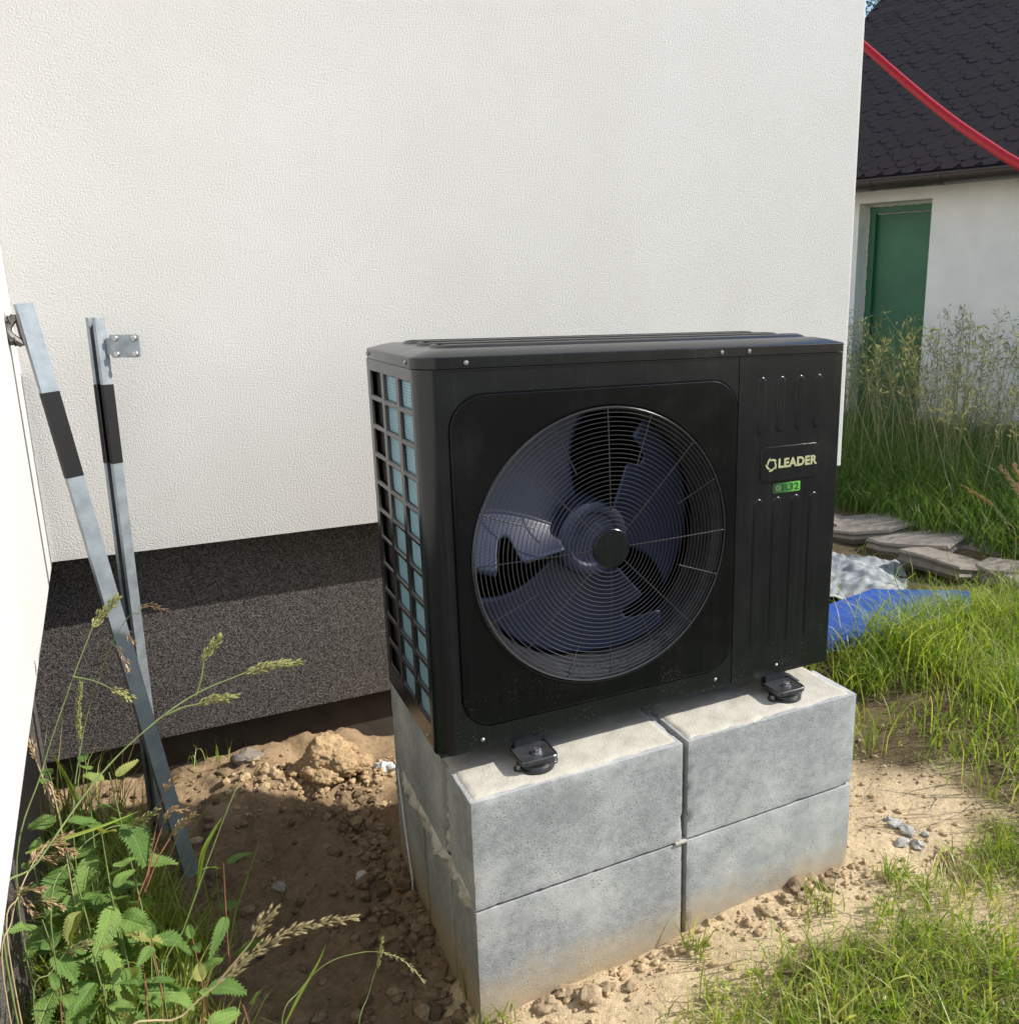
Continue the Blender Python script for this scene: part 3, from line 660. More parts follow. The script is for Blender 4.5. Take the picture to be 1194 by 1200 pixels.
# mounting feet: two in front, two behind
FT = [(0.195, -0.022), (0.852, -0.020), (0.195, 0.395), (0.852, 0.395)]
ZF = ZT + 0.0325
for q, (fx, fy) in enumerate(FT):
    b = MB(); L = []
    sg = -1 if q < 2 else 1
    def tab(o, z): return [(fx + (p[0]), fy + sg * p[1], z) for p in rrect(-0.041 + o, 0.041 - o, -0.045, 0.036 - o, 0.013, 5)]
    lp = [tab(0, ZF - 0.010), tab(0, ZF - 0.002), tab(0.0015, ZF), tab(0.004, ZF - 0.0022)]
    if sg < 0: lp = [l[::-1] for l in lp]
    b.loops(lp, True, True, True)
    b.box((fx - 0.03, fy - sg * 0.05 if sg < 0 else fy - 0.05, ZF - 0.009), (fx + 0.03, fy - sg * 0.032 if sg < 0 else fy - 0.032, ZB - 0.0005))
    foot = b.build('mounting_foot', MAT['steel'], hp)
    b = MB(); c = (fx, fy + sg * 0.006, ZT + 0.003)
    zz = [(0.039, 0), (0.039, 0.005), (0.034, 0.007), (0.031, 0.012), (0.032, 0.017), (0.034, 0.0205)]
    b.loops([[(c[0] + r * math.cos(a), c[1] + r * math.sin(a), c[2] + h) for a in [2 * math.pi * k / 28 for k in range(28)]] for r, h in zz], True, True, True)
    for s_ in (-1, 1): b.disc_cyl((c[0] + s_ * 0.034, c[1], ZT + 0.002), (0, 0, 1), 0.015, 0.006, 16, 0.001)
    b.build('rubber_pad', MAT['rubber'], foot)
    for px_, py_, pz_, r, h in ((fx + 0.004, fy + sg * 0.004, ZF - 0.0022, 0.0085, 0.008), (c[0] - 0.039, c[1], ZT + 0.008, 0.0055, 0.006), (c[0] + 0.039, c[1], ZT + 0.008, 0.0055, 0.006)):
        m = MB(); m.disc_cyl((px_, py_, pz_), (0, 0, 1), r * 1.5, 0.0015, 18); m.disc_cyl((px_, py_, pz_ + 0.001), (0, 0, 1), r, h, 6, 0.001); m.build('bolt', MAT['zinc'], foot)

# ------------------------------------------------------------------ galvanised posts leaning in the corner
def frame(base, top, roll):
    base, top = np.array(base, float), np.array(top, float); t = top - base; L = np.linalg.norm(t); t /= L
    a = np.array([math.cos(roll), math.sin(roll), 0]); a = a - (a @ t) * t; a /= np.linalg.norm(a); c = np.cross(t, a)
    return base, t, a, c, L
def channel(name, fr, wd, dp, s0, s1, mat, parent, grow=0.0, th=0.002, lip=0.008):
    base, t, a, c, L = fr; h, d = wd / 2 + grow, dp / 2 + grow; th2 = th + 2 * grow
    prof = [(-h, -d), (h, -d), (h, d), (lip - h + 2 * (h - lip), d)]           # outer going round to the lip
    prof = [(-h + lip, d), (-h, d), (-h, -d), (h, -d), (h, d), (h - lip, d), (h - lip, d - th2), (h - th2, d - th2), (h - th2, -d + th2), (-h + th2, -d + th2), (-h + th2, d - th2), (-h + lip, d - th2)]
    b = MB(); b.loops([[base + t * (L * s) + a * u + c * v for u, v in prof] for s in (s0, s1)], True)
    n = len(prof); caps = [(0, 1, 10, 11), (1, 2, 9, 10), (2, 3, 8, 9), (3, 4, 7, 8), (4, 5, 6, 7)]
    b.f += [tuple(q) for q in caps] + [tuple(i + n for i in q[::-1]) for q in caps]
    return b.build(name, mat, parent, smooth=False)
p1b, p1t = (-0.478, 0.709, gz(-0.478, 0.709) - 0.01), (-0.654, 0.80, 1.438)
f1 = frame(p1b, p1t, R_(19))
post = thing('post', p1b, 'galvanised steel post with dark bolted clamp near its top, leaning left in the corner', 'post')
channel('channel', f1, 0.034, 0.022, 0, 1, MAT['galv'], post)
channel('sleeve', f1, 0.034, 0.022, 0.73, 0.865, MAT['band'], post, 0.0007)
base, t, a, c, L = f1
q0 = base + t * (L * 0.962) - a * 0.017
cl = MB(); cl.obox(q0 - a * 0.006 - t * 0.034 - c * 0.010, a * 0.006, t * 0.068, c * 0.020)
arcp = [q0 - a * (0.006 + 0.022 * math.sin(math.pi * k / 6)) + t * (0.030 - 0.060 * k / 6) for k in range(7)]
cl.tube(arcp, 0.009, 8)
clamp = cl.build('clamp', MAT['rust'], post)
for s_ in (-1, 1):
    m = MB(); p_ = q0 + t * 0.022 * s_ - a * 0.012
    m.tube([p_, p_ - a * (0.060 if s_ > 0 else 0.034)], 0.0042, 8); m.disc_cyl(p_ - a * 0.010, -a, 0.0095, 0.008, 6); m.disc_cyl(p_ - a * 0.007, -a, 0.012, 0.002, 14)
    m.build('bolt', MAT['rust'], clamp)
p2b, p2t = (-0.545, 0.90, gz(-0.545, 0.90) - 0.01), (-0.527, 0.925, 1.404)
f2 = frame(p2b, p2t, R_(128))
post2 = thing('post', p2b, 'galvanised steel post with square four-bolt plate, leaning upright against the white wall', 'post')
channel('channel', f2, 0.034, 0.026, 0, 1, MAT['galv'], post2, lip=0.010)
channel('sleeve', f2, 0.034, 0.026, 0.745, 0.885, MAT['band'], post2, 0.0007, lip=0.010)
base, t, a, c, L = f2
a = np.array([0.97, -0.22, 0.0]); a -= (a @ t) * t; a /= np.linalg.norm(a); c = np.cross(t, a)
q0 = base + t * (L * 0.951) + a * 0.014
pl = MB(); pl.obox(q0 - t * 0.020 - c * 0.004, a * 0.016, t * 0.040, c * 0.005)
L4 = []
for hh in (-0.0035, 0.0035):
    L4.append([q0 + a * (0.014 + 0.0 + u) + t * v - c * (0.008 + hh) for u, v in rrect(0, 0.064, -0.0275, 0.0275, 0.005, 3)])
pl.loops(L4, True, True, True)
plate = pl.build('bolt_plate', MAT['galv'], post2, smooth=False)
for u in (0.012, 0.053):
    for v in (-0.019, 0.019):
        p_ = q0 + a * (0.014 + u) + t * v; dirn = c if (c @ FW) < 0 else -c
        m = MB(); m.disc_cyl(p_ - c * 0.008 + dirn * 0.0035, dirn, 0.0075, 0.006, 14, 0.0015); m.build('bolt', MAT['zinc'], plate)

# ------------------------------------------------------------------ shed with shingle roof
ST = np.array([0.352, -0.936, 0.0]); ST /= np.linalg.norm(ST); SN = np.array([-ST[1] * -1, 0, 0]); SN = np.array([ST[1], -ST[0], 0.0])
SP = np.array([5.179, 4.426, 0.0])
if SN @ FW > 0: SN = -SN
def S(a_, n_, z): return SP + ST * a_ + SN * n_ + np.array([0, 0, z])
shed = thing('shed', tuple(SP), 'old whitewashed outbuilding with dark shingle roof and green door behind tall grass', 'shed')
ZL_, ZE = 2.236, 2.43
b = MB()
polyw = [(-1.2, -0.2), (0.0, -0.2), (0.0, ZL_), (0.646, ZL_), (0.646, -0.2), (7.0, -0.2), (7.0, 2.42), (-1.2, 2.42)]
b.poly([S(x, 0, z) for x, z in polyw]); b.loops([[S(x, 0, z) for x, z in polyw], [S(x, -0.30, z) for x, z in polyw]], True)
al = R_(37); UPR = -SN * math.cos(al) + np.array([0, 0, math.sin(al)]); NR_ = np.cross(ST, UPR); NR_ = NR_ if NR_[2] > 0 else -NR_
DEP = 7.6; zr = 2.42 + DEP / 2 * math.tan(al)
b.poly([S(-1.2, 0, -0.2), S(-1.2, 0, 2.42), S(-1.2, -DEP / 2, zr - 0.1), S(-1.2, -DEP, 2.42), S(-1.2, -DEP, -0.2)])
b.build('wall', MAT['shedwall'], shed, smooth=False)
# door recess
b = MB(); b.obox(S(0.004, -0.215, -0.1), ST * 0.075, SN * 0.05, (0, 0, ZL_ + 0.095)); b.obox(S(0.567, -0.215, -0.1), ST * 0.075, SN * 0.05, (0, 0, ZL_ + 0.095)); b.obox(S(0.080, -0.215, ZL_ - 0.072), ST * 0.486, SN * 0.049, (0, 0, 0.066))
b.build('door_frame', MAT['green'], shed, smooth=False)
b = MB(); b.obox(S(0.076, -0.26, -0.08), ST * 0.49, SN * 0.04, (0, 0, ZL_ + 0.0)); door = b.build('door', MAT['green'], shed, smooth=False)
lump_strip('plaster_edge', [S(0.010, -0.160, 1.0), S(0.012, -0.160, ZL_ - 0.01)], 0.03, 0.014, SN, MAT['reveal'], shed, 3, 0.03)
lump_strip('plaster_edge', [S(0.01, -0.160, ZL_ - 0.008), S(0.635, -0.160, ZL_ - 0.005)], 0.034, 0.016, SN, MAT['reveal'], shed, 8, 0.03)
# roof deck and the far slope
EO = S(0, 0.22, ZE); A0, A1 = -1.32, 7.2; LEN = (DEP / 2 + 0.22) / math.cos(al)
b = MB(); b.obox(EO + ST * A0 - NR_ * 0.06, ST * (A1 - A0), UPR * LEN, NR_ * 0.055)
UPB = SN * math.cos(al) + np.array([0, 0, math.sin(al)]); EB = S(0, -DEP - 0.22, ZE); NB = np.cross(UPB, ST); NB = NB if NB[2] > 0 else -NB
b.obox(EB + ST * A0 - NB * 0.06, ST * (A1 - A0), UPB * (LEN - 0.04), NB * 0.055)
roof = b.build('roof', MAT['shingle'], shed, smooth=False)
# hexagonal bitumen shingles: nearest ones single, the others joined
swd, sex = 0.16, 0.108
def shingle_geo(m):
    h = 0.003
    pl_ = [(-swd / 2 + 0.003, 0.17), (-swd / 2 + 0.003, 0.055), (-swd / 4, 0.0), (swd / 4, 0.0), (swd / 2 - 0.003, 0.055), (swd / 2 - 0.003, 0.17)]
    lift = lambda v: 0.003 + 0.0022 * (1 - min(1, v / 0.17))
    top = [ST * u + UPR * v + NR_ * (lift(v)) for u, v in pl_]; bot = [p - NR_ * h for p in top]
    m.loops([bot, top], True, False, True); return m
pm = MB(); shingle_geo(pm); sv, sf = np.array(pm.v), pm.f
proto_me = bpy.data.meshes.new('shingle'); proto_me.from_pydata([tuple(x) for x in sv], [], sf); proto_me.materials.append(MAT['shingle'])
cnt = 0; rest = MB()
for row in range(int(LEN / sex)):
    for k in range(int((A1 - A0) / swd)):
        a_ = A0 + swd * (k + 0.5 + 0.5 * (row % 2)); 
        p_ = EO + ST * a_ + UPR * (row * sex - 0.02) + NR_ * random.uniform(-0.0015, 0.0015)
        d_ = (p_ - CAM); uu = CX + FPX * (d_ @ RT) / (d_ @ FW)
        hidden = uu < 985 or uu > 1290
        if hidden and row > 3 and a_ > 3.0: continue
        if not hidden and cnt < 296 and 990 < uu < 1215:
            o = bpy.data.objects.new('shingle', proto_me); COL.objects.link(o); o.parent = roof; o.location = p_ - ROOT[shed.name]; cnt += 1
        else: rest.add(sv + p_, sf)
tag(rest.build('shingle_rows', MAT['shingle'], roof, smooth=False), kind='stuff')
# gutter with brackets
b = MB(); gc = EO + SN * 0.06 - np.array([0, 0, 0.05]); L = []
for a_ in (A0, A1):
    loop = []
    for rad in (0.074, 0.070):
        ks = range(13) if rad > 0.072 else range(12, -1, -1)
        for k in ks:
            q = math.pi * k / 12; loop.append(gc + ST * a_ + SN * rad * math.cos(q) - np.array([0, 0, rad * math.sin(q)]))
    L.append(loop)
b.loops(L, True); b.tube([gc + ST * A0 + SN * 0.075, gc + ST * A1 + SN * 0.075], 0.011, 8)
gut = b.build('gutter', MAT['gutter'], shed)
for a_ in (0.24, 0.82, 1.5):
    m = MB(); m.loops([[gc + ST * (a_ + da) + SN * rr_ * math.cos(math.pi * k / 12) - np.array([0, 0, rr_ * math.sin(math.pi * k / 12)]) for k in range(13)] for da, rr_ in ((-0.017, 0.074), (-0.016, 0.082), (0.016, 0.082), (0.017, 0.074))], False); m.build('bracket', MAT['gutter'], gut)
b = MB(); b.obox(S(A0, 0.02, ZE - 0.10), ST * (A1 - A0), SN * 0.17, (0, 0, 0.03)); b.obox(S(A0, 0.175, ZE - 0.11), ST * (A1 - A0), SN * 0.02, (0, 0, 0.10)); b.build('fascia', MAT['gutter'], shed, smooth=False)

# ------------------------------------------------------------------ red hose from the house corner to the shed
hpts = [at(930, -14, 6.3), at(985, 31, 5.75), at(1010, 52, 5.45), at(1060, 96, 5.1), at(1110, 137, 4.75), at(1160, 172, 4.4), at(1194, 193, 4.2), at(1260, 226, 3.95), at(1330, 250, 3.8), at(1420, 262, 3.7), at(1500, 260, 3.7)]
def catmull(P, n=8):
    P = [np.array(p, float) for p in P]; P = [2 * P[0] - P[1]] + P + [2 * P[-1] - P[-2]]; o = []
    for i in range(1, len(P) - 2):
        for k in range(n):
            t_ = k / n; a_, b_, c_, d_ = P[i - 1], P[i], P[i + 1], P[i + 2]
            o.append(0.5 * (2 * b_ + (c_ - a_) * t_ + (2 * a_ - 5 * b_ + 4 * c_ - d_) * t_ ** 2 + (3 * b_ - a_ - 3 * c_ + d_) * t_ ** 3))
    o.append(P[-2]); return o
hp_ = [np.array([XR + 0.01, 4.9, 4.2])] + hpts
cp = catmull(hp_, 40)
b = MB(); b.tube(cp, [0.0235 + 0.0015 * (k % 2) for k in range(len(cp))], 12)
tag(b.build('hose', MAT['hose']), 'taut red hose sagging across in front of the dark shingle roof', 'hose')

# ------------------------------------------------------------------ stones, clods, mound
def blob(m, c, r, seed, sub=2, flat=1.0, amp=0.35, rotz=0.0, asp=1.0):
    bm = bmesh.new(); bmesh.ops.create_icosphere(bm, subdivisions=sub, radius=1)
    V = np.array([v.co[:] for v in bm.verts]); F = [tuple(v.index for v in f.verts) for f in bm.faces]; bm.free()
    d = 1 + amp * fbm(V + seed * 3.1, 1.3, 3, seed); V = V * d[:, None] * np.array([r * asp, r, r * flat])
    cz_, sz_ = math.cos(rotz), math.sin(rotz); V = np.stack([V[:, 0] * cz_ - V[:, 1] * sz_, V[:, 0] * sz_ + V[:, 1] * cz_, V[:, 2]], -1)
    m.add(V + np.array(c), F); return m
# granular sandy mound in the sun
def mound():
    b = MB(); rg_ = np.random.default_rng(4); cx_, cy_ = -0.085, 0.985; z0 = gz(cx_, cy_)
    for k, (dx, dy, dz, r, fl) in enumerate(((0, 0, 0.045, 0.074, 0.85), (0.045, -0.045, 0.02, 0.060, 0.7), (-0.055, -0.02, 0.012, 0.052, 0.7), (0.06, 0.03, 0.02, 0.055, 0.7), (0.10, -0.04, 0.0, 0.045, 0.6), (-0.01, -0.075, 0.0, 0.05, 0.55))):
        bm = bmesh.new(); bmesh.ops.create_icosphere(bm, subdivisions=5, radius=1); V = np.array([v.co[:] for v in bm.verts]); F = [tuple(v.index for v in f.verts) for f in bm.faces]; bm.free()
        d = 1 + 0.22 * fbm(V + k * 7.7, 1.5, 3, 70 + k) + 0.085 * np.abs(fbm(V + k * 3.3, 6.5, 3, 80 + k)) + 0.035 * fbm(V, 22, 2, 90 + k)
        b.add(0.84 * V * d[:, None] * np.array([r, r, r * fl]) + np.array([cx_ + 0.86 * dx, cy_ + 0.86 * dy, z0 + 0.8 * dz]), F)
    for k in range(150):
        a_ = rg_.random() * 6.28; q = 0.04 + 0.11 * rg_.random(); r = 0.004 + 0.010 * rg_.random() ** 2
        x_, y_ = cx_ + 0.02 + q * math.cos(a_) * 1.1, cy_ - 0.01 + q * math.sin(a_) * 0.8; h_ = 0.085 * max(0, 1 - (q / 0.11) ** 1.5)
        blob(b, (x_, y_, gz(x_, y_) + h_ + r * 0.3), r, k, 1, 0.8, 0.4)
    tag(b.build('sand_mound', MAT['sandm'], ang=60), 'sunlit heap of yellow crumbly sand against the plinth', 'sand heap')
MAT['sandm'] = m_clod('yellow_sand', (0.40, 0.28, 0.155), (0.47, 0.335, 0.19)); mound()
# loose clods of the trench soil
def scatter_lumps(name, cnt_, fn, rmin, rmax, mat, seed, sub=1):
    rg = np.random.default_rng(seed); bm = bmesh.new(); bmesh.ops.create_icosphere(bm, subdivisions=sub, radius=1)
    V0 = np.array([v.co[:] for v in bm.verts]); F0 = np.array([[v.index for v in f.verts] for f in bm.faces]); bm.free()
    Vs, Fs = [], []; xy = fn(rg, cnt_); zz = ground_z(xy[:, 0], xy[:, 1])
    for i in range(len(xy)):
        r = rmin + (rmax - rmin) * rg.random() ** 4.2
        V = V0 * (1 + 0.38 * vnoise(V0 + rg.random(3) * 40, 1.4, 5)[:, None]) * r * (0.7 + 0.6 * rg.random(3)); an = rg.random() * 6.28
        V = np.stack([V[:, 0] * math.cos(an) - V[:, 1] * math.sin(an), V[:, 0] * math.sin(an) + V[:, 1] * math.cos(an), V[:, 2] * 0.8], -1)
        Vs.append(V + np.array([xy[i, 0], xy[i, 1], zz[i] + r * 0.25])); Fs.append(F0 + len(V0) * i)
    return tag(np_mesh(name, np.concatenate(Vs), np.concatenate(Fs), mat, smooth=False), kind='stuff')
def reg(x0, x1, y0, y1):
    return lambda rg, n: np.stack([x0 + (x1 - x0) * rg.random(n), y0 + (y1 - y0) * rg.random(n)], -1)
scatter_lumps('soil_clods', 1000, reg(-0.72, 0.03, -0.25, 1.1), 0.0015, 0.016, MAT['clod'], 3)
def edge_blocks(rg, n):
    x = rg.random(n) * 1.1 - 0.03; y = -0.10 - np.abs(rg.normal(0, 0.07, n)); return np.stack([x, y], -1)
scatter_lumps('sand_crumbs', 600, edge_blocks, 0.002, 0.012, MAT['sandclod'], 4)
scatter_lumps('sand_crumbs', 700, reg(1.02, 1.6, -0.3, 0.5), 0.002, 0.009, MAT['sandclod'], 5)
def near_left(rg, n): return np.stack([0.02 - np.abs(rg.normal(0, 0.07, n)), rg.random(n) * 0.95 - 0.05], -1)
scatter_lumps('soil_clods', 700, near_left, 0.004, 0.024, MAT['clod'], 6)
scatter_lumps('sand_crumbs', 420, lambda rg, n: np.stack([-0.10 + rg.normal(0, 0.14, n), 0.96 + rg.normal(0, 0.055, n)], -1), 0.004, 0.016, MAT['sandclod'], 8)
def stone(name, u, v, r, label, cat, mat, seed, flat=0.7, asp=1.2, z=0.01, sub=3):
    p = onz(u, v, z); p[2] = gz(p[0], p[1]) + r * flat * 0.35; m = MB(); blob(m, p, r, seed, sub, flat, 0.45, seed, asp)
    return tag(m.build(name, mat, ang=25), label, cat)
stone('stone', 290, 915, 0.034, 'grey stone half in shade at the edge of the sunny sand strip', 'stone', MAT['stone'], 3)
stone('stone', 423, 1013, 0.013, 'small whitish pebble alone on the dark soil', 'stone', MAT['pebble'], 5)
stone('stone', 326, 1028, 0.016, 'grey pebble on the shaded soil, left of the whitish one', 'stone', MAT['stone'], 8)
stone('mortar_lump', 452, 900, 0.026, 'lump of white mortar lying beside the blocks', 'mortar lump', MAT['white'], 9, 0.8)
b = MB(); 
for k, (u, v, r) in enumerate(((1048, 968, 0.016), (1062, 975, 0.019), (1075, 990, 0.015), (1056, 988, 0.017), (1040, 962, 0.012), (1084, 978, 0.012))):
    p = onz(u, v, 0.0); p[2] = gz(p[0], p[1]) + r * 0.3; blob(b, p, r, 20 + k, 2, 0.7, 0.5, k, 1.2)
tag(b.build('mortar_crumbs', MAT['greyclod'], ang=25), kind='stuff')
b = MB()
for k, (u, v, r) in enumerate(((936, 1050, 0.022), (950, 1040, 0.017), (966, 1045, 0.02), (978, 1030, 0.016), (920, 1062, 0.016), (900, 1078, 0.013), (640, 1172, 0.022), (662, 1160, 0.018), (690, 1165, 0.022), (710, 1155, 0.016), (742, 1150, 0.015))):
    p = onz(u, v, 0.0); p[2] = gz(p[0], p[1]) + r * 0.2; blob(b, p, r, 40 + k, 3, 0.7, 0.6, k, 1.2)
tag(b.build('soil_crumbs', MAT['crumb'], ang=40), kind='stuff')

# flat stones edging the raised grass behind
edging = thing('stone_edging', (3.4, 1.8, 0.0), 'row of flat grey stones edging the raised tall grass by the shed', 'stone edging')
sl_ = [(968, 604, 60, 22), (1012, 612, 96, 20), (1075, 630, 92, 26), (1108, 652, 100, 24), (1142, 634, 84, 34), (1182, 662, 70, 30), (1222, 676, 80, 30), (1085, 618, 50, 14), (1190, 640, 52, 26), (1262, 700, 90, 30)]
for k, (u, v, wpx, hpx) in enumerate(sl_):
    p = onz(u, v, 0.12); dd = (p - CAM) @ FW; r = wpx / 2 / FPX * dd; hh = hpx / FPX * dd * 0.75
    n = 8; ang = [2 * math.pi * j / n + random.uniform(-0.3, 0.3) for j in range(n)]
    rad = [r * random.uniform(0.72, 1.38) for _ in ang]; ax = RT * 1.0; ay = np.array([0.3, 0.95, 0]); tl = random.uniform(-0.22, 0.22); tl2 = random.uniform(-0.1, 0.25)
    def lay(o, z, j_=0.0): return [p + ax * (q * math.cos(a_) * o) + ay * (q * 0.8 * math.sin(a_) * o) + np.array([0, 0, z + tl * math.cos(a_) * q * o + tl2 * math.sin(a_) * q * o * 0.5 + random.uniform(-j_, j_)]) for q, a_ in zip(rad, ang)]
    b = MB(); b.loops([lay(0.86, -hh, 0.008), lay(1.0, -hh * 0.6, 0.012), lay(0.94, -hh * 0.35, 0.006), lay(1.0, -0.012, 0.006), lay(0.95, 0.0, 0.003), lay(0.55, 0.006, 0.008), lay(0.1, 0.008, 0.004)], True, True, True)
    st_ = b.build('stone', MAT['stone'], edging, ang=14)
# crumpled white film and blue board by the house corner
n = 60; U, V = np.meshgrid(np.linspace(0, 1, n), np.linspace(0, 1, n), indexing='xy')
c0, c1, c2, c3 = onz(925, 640, 0.05), onz(1065, 655, 0.05), onz(1050, 705, 0.04), onz(915, 705, 0.04)
Pp = (c0[None, None] * ((1 - U) * (1 - V))[..., None] + c1 * (U * (1 - V))[..., None] + c2 * (U * V)[..., None] + c3 * ((1 - U) * V)[..., None])
e = np.minimum(np.minimum(U, 1 - U), np.minimum(V, 1 - V))
Pp[..., 0] += 0.06 * fbm(Pp, 3, 2, 4) * (e < 0.1); Pp[..., 1] += 0.05 * fbm(Pp, 3.3, 2, 6)
Pp[..., 2] += 0.055 * sstep(0, 0.35, e) * (0.75 + 0.5 * fbm(Pp, 2.2, 2, 81)) + 0.05 * np.abs(fbm(Pp, 5.0, 4, 83, 0.6)) - 0.03
I = np.arange(n * n).reshape(n, n); F = np.stack([I[:-1, :-1], I[:-1, 1:], I[1:, 1:], I[1:, :-1]], -1).reshape(-1, 4)
tag(np_mesh('plastic_sheet', Pp.reshape(-1, 3), F[:, ::-1], MAT['film'], smooth=True), 'crumpled whitish sheet heaped behind the blue board', 'plastic sheet')
bp = [(1022, 690, 0.10), (1137, 692, 0.10), (1137, 714, 0.10), (968, 754, 0.10), (930, 722, 0.10)]
top = [onz(*q) for q in bp]; b = MB(); b.loops([[p - np.array([0, 0, 0.045]) for p in top], [p - np.array([0, 0, 0.002]) for p in top], [p + (np.mean(top, 0) - p) * 0.006 for p in top]], True, True, True)
tag(b.build('board', MAT['blue'], smooth=False), 'bright blue plastic board lying half hidden behind grass by the house corner', 'board')
# weathered stick in the grass
q = onz(1139, 785, 0.03); b = MB(); b.tube([q, q + [0.0, 0.02, 0.06], q + [0.006, 0.03, 0.125]], [0.011, 0.010, 0.009], 7); tag(b.build('stake', MAT['stone']), 'short weathered grey stake standing in the grass on the right', 'stake')

# ------------------------------------------------------------------ grass
def blades(name, xy, h, wd, mat, seed, lean=0.35, seg=3, kind='stuff', parent=None, dirbias=None, z=None, org=None):
    rg = np.random.default_rng(seed); n = len(xy); h = np.asarray(h) * np.ones(n); wd = np.asarray(wd) * np.ones(n)
    an = rg.random(n) * 2 * np.pi; dr = np.stack([np.cos(an), np.sin(an)], -1)
    if dirbias is not None: dr = dr + np.array(dirbias); dr /= np.linalg.norm(dr, axis=1)[:, None]
    ln = lean * (0.3 + 1.2 * rg.random(n)) * h
    z0 = ground_z(xy[:, 0], xy[:, 1]) - 0.004 if z is None else z
    fa = rg.random(n) * 2 * np.pi; sd = np.stack([np.cos(fa), np.sin(fa)], -1)
    Vs = []
    curl = 1.6 + rg.random(n) * 1.2
    for k in range(seg + 1):
        t_ = k / seg; w_ = wd * (1 - t_ ** 1.6) * (0.75 + 0.5 * min(t_ * 3, 1)) / 1.25
        c_ = xy + dr * (ln * t_ ** curl)[:, None]; zz = z0 + h * (t_ - 0.30 * lean * (t_ ** 3) * (0.5 + 1.5 * rg.random(n)))
        if k < seg:
            Vs += [np.concatenate([c_ - sd * w_[:, None] / 2, zz[:, None]], 1), np.concatenate([c_ + sd * w_[:, None] / 2, zz[:, None]], 1)]
        else: Vs += [np.concatenate([c_, zz[:, None]], 1)]
    m = 2 * seg + 1; V = np.stack(Vs, 1).reshape(-1, 3); o = np.arange(n)[:, None] * m; F = []
    for k in range(seg - 1):
        F += [o + [2 * k, 2 * k + 1, 2 * k + 3], o + [2 * k, 2 * k + 3, 2 * k + 2]]
    F += [o + [2 * seg - 2, 2 * seg - 1, 2 * seg]]
    if org is not None: V = V - org
    ob = np_mesh(name, V, np.concatenate(F), mat, parent, smooth=True)
    if kind: tag(ob, kind=kind)
    return ob
rg = np.random.default_rng(11)
def accept(n, box, dens):
    x0, x1, y0, y1 = box; xy = np.stack([x0 + (x1 - x0) * rg.random(n), y0 + (y1 - y0) * rg.random(n)], -1); return xy[rg.random(n) < dens(xy[:, 0], xy[:, 1])]
def P3(x, y): return np.stack([x, y, 0 * x], -1)
def d_front(x, y):      # turf at the lower right, patchy, thinning to bare sand
    p = P3(x, y); pat = sstep(-0.35, 0.5, fbm(p, 5, 3, 91) + 0.25)
    lo = sstep(-0.19, -0.46, y + 0.10 * fbm(p, 4, 3, 92) + 0.30 * np.clip(0.55 - x, -0.2, 0.4) + 0.10 * sstep(0.75, 1.0, x) * (1 - sstep(1.30, 1.55, x)))
    return np.clip(lo * (0.22 + 0.9 * pat), 0, 1)
def d_right(x, y):
    p = P3(x, y); pat = sstep(-0.5, 0.5, fbm(p, 4, 3, 95) + 0.2)
    a = sstep(1.48, 1.9, x + 0.18 * fbm(p, 3.5, 3, 96) + 0.30 * np.clip(-y, 0, 1)); c = sstep(0.30, 0.62, y + 0.15 * fbm(p, 4, 3, 97)) * sstep(1.0, 1.1, x)
    keep = 1 - sstep(0.95, 1.15, y) * sstep(1.0, 1.9, 2.9 - x) * 0.0
    bare = 1 - 0.96 * sstep(0.88, 1.02, y - 0.10 * (x - 2.0)) * sstep(3.75, 3.5, x)          # bare around the film and board
    return np.clip(np.maximum(a, c) * (0.25 + 0.85 * pat) * keep * bare, 0, 1)
xy = accept(34000, (-0.1, 2.4, -1.15, -0.12), d_front)
blades('lawn_grass', xy, 0.030 + 0.070 * rg.random(len(xy)) ** 1.7, 0.0038, MAT['grass'], 1, 0.8)
xy = accept(24000, (-0.1, 2.4, -1.15, -0.15), d_front)
blades('dry_grass', xy, 0.015 + 0.045 * rg.random(len(xy)), 0.0020, MAT['thatch'], 2, 1.6)
xy = accept(30000, (1.02, 5.2, -0.9, 2.1), d_right)
blades('lawn_grass', xy, 0.05 + 0.12 * rg.random(len(xy)) ** 1.6, 0.0056, MAT['grass'], 3, 0.8)
xy = accept(22000, (1.02, 4.2, -0.9, 2.1), d_right)
blades('dry_grass', xy, 0.02 + 0.06 * rg.random(len(xy)), 0.0028, MAT['thatch'], 4, 1.5)
# small broad-leaved weeds hugging the ground
def ground_leaves(name, xy, seed, mat):
    rg_ = np.random.default_rng(seed); n = len(xy); an = rg_.random(n) * 6.283; L = 0.008 + 0.016 * rg_.random(n); up = 0.2 + 0.9 * rg_.random(n)
    d = np.stack([np.cos(an), np.sin(an)], -1); q = np.stack([-np.sin(an), np.cos(an)], -1); z0 = ground_z(xy[:, 0], xy[:, 1]) + 0.002 + 0.02 * rg_.random(n)
    def P(a_, b_, h_): return np.concatenate([xy + d * (L * a_)[:, None] + q * (L * b_)[:, None], (z0 + L * h_ * up)[:, None]], 1)
    V = np.stack([P(0, 0, 0), P(0.45, 0.32, 0.45), P(1, 0, 0.55), P(0.45, -0.32, 0.45)], 1).reshape(-1, 3)
    return tag(np_mesh(name, V, np.arange(n * 4).reshape(-1, 4), mat), kind='stuff')
ctr = accept(800, (0.0, 2.4, -1.1, -0.15), d_front); xy = np.repeat(ctr, 9, 0) + rg.normal(0, 0.016, (len(ctr) * 9, 2)); ground_leaves('ground_weeds', xy, 61, MAT['grass'])
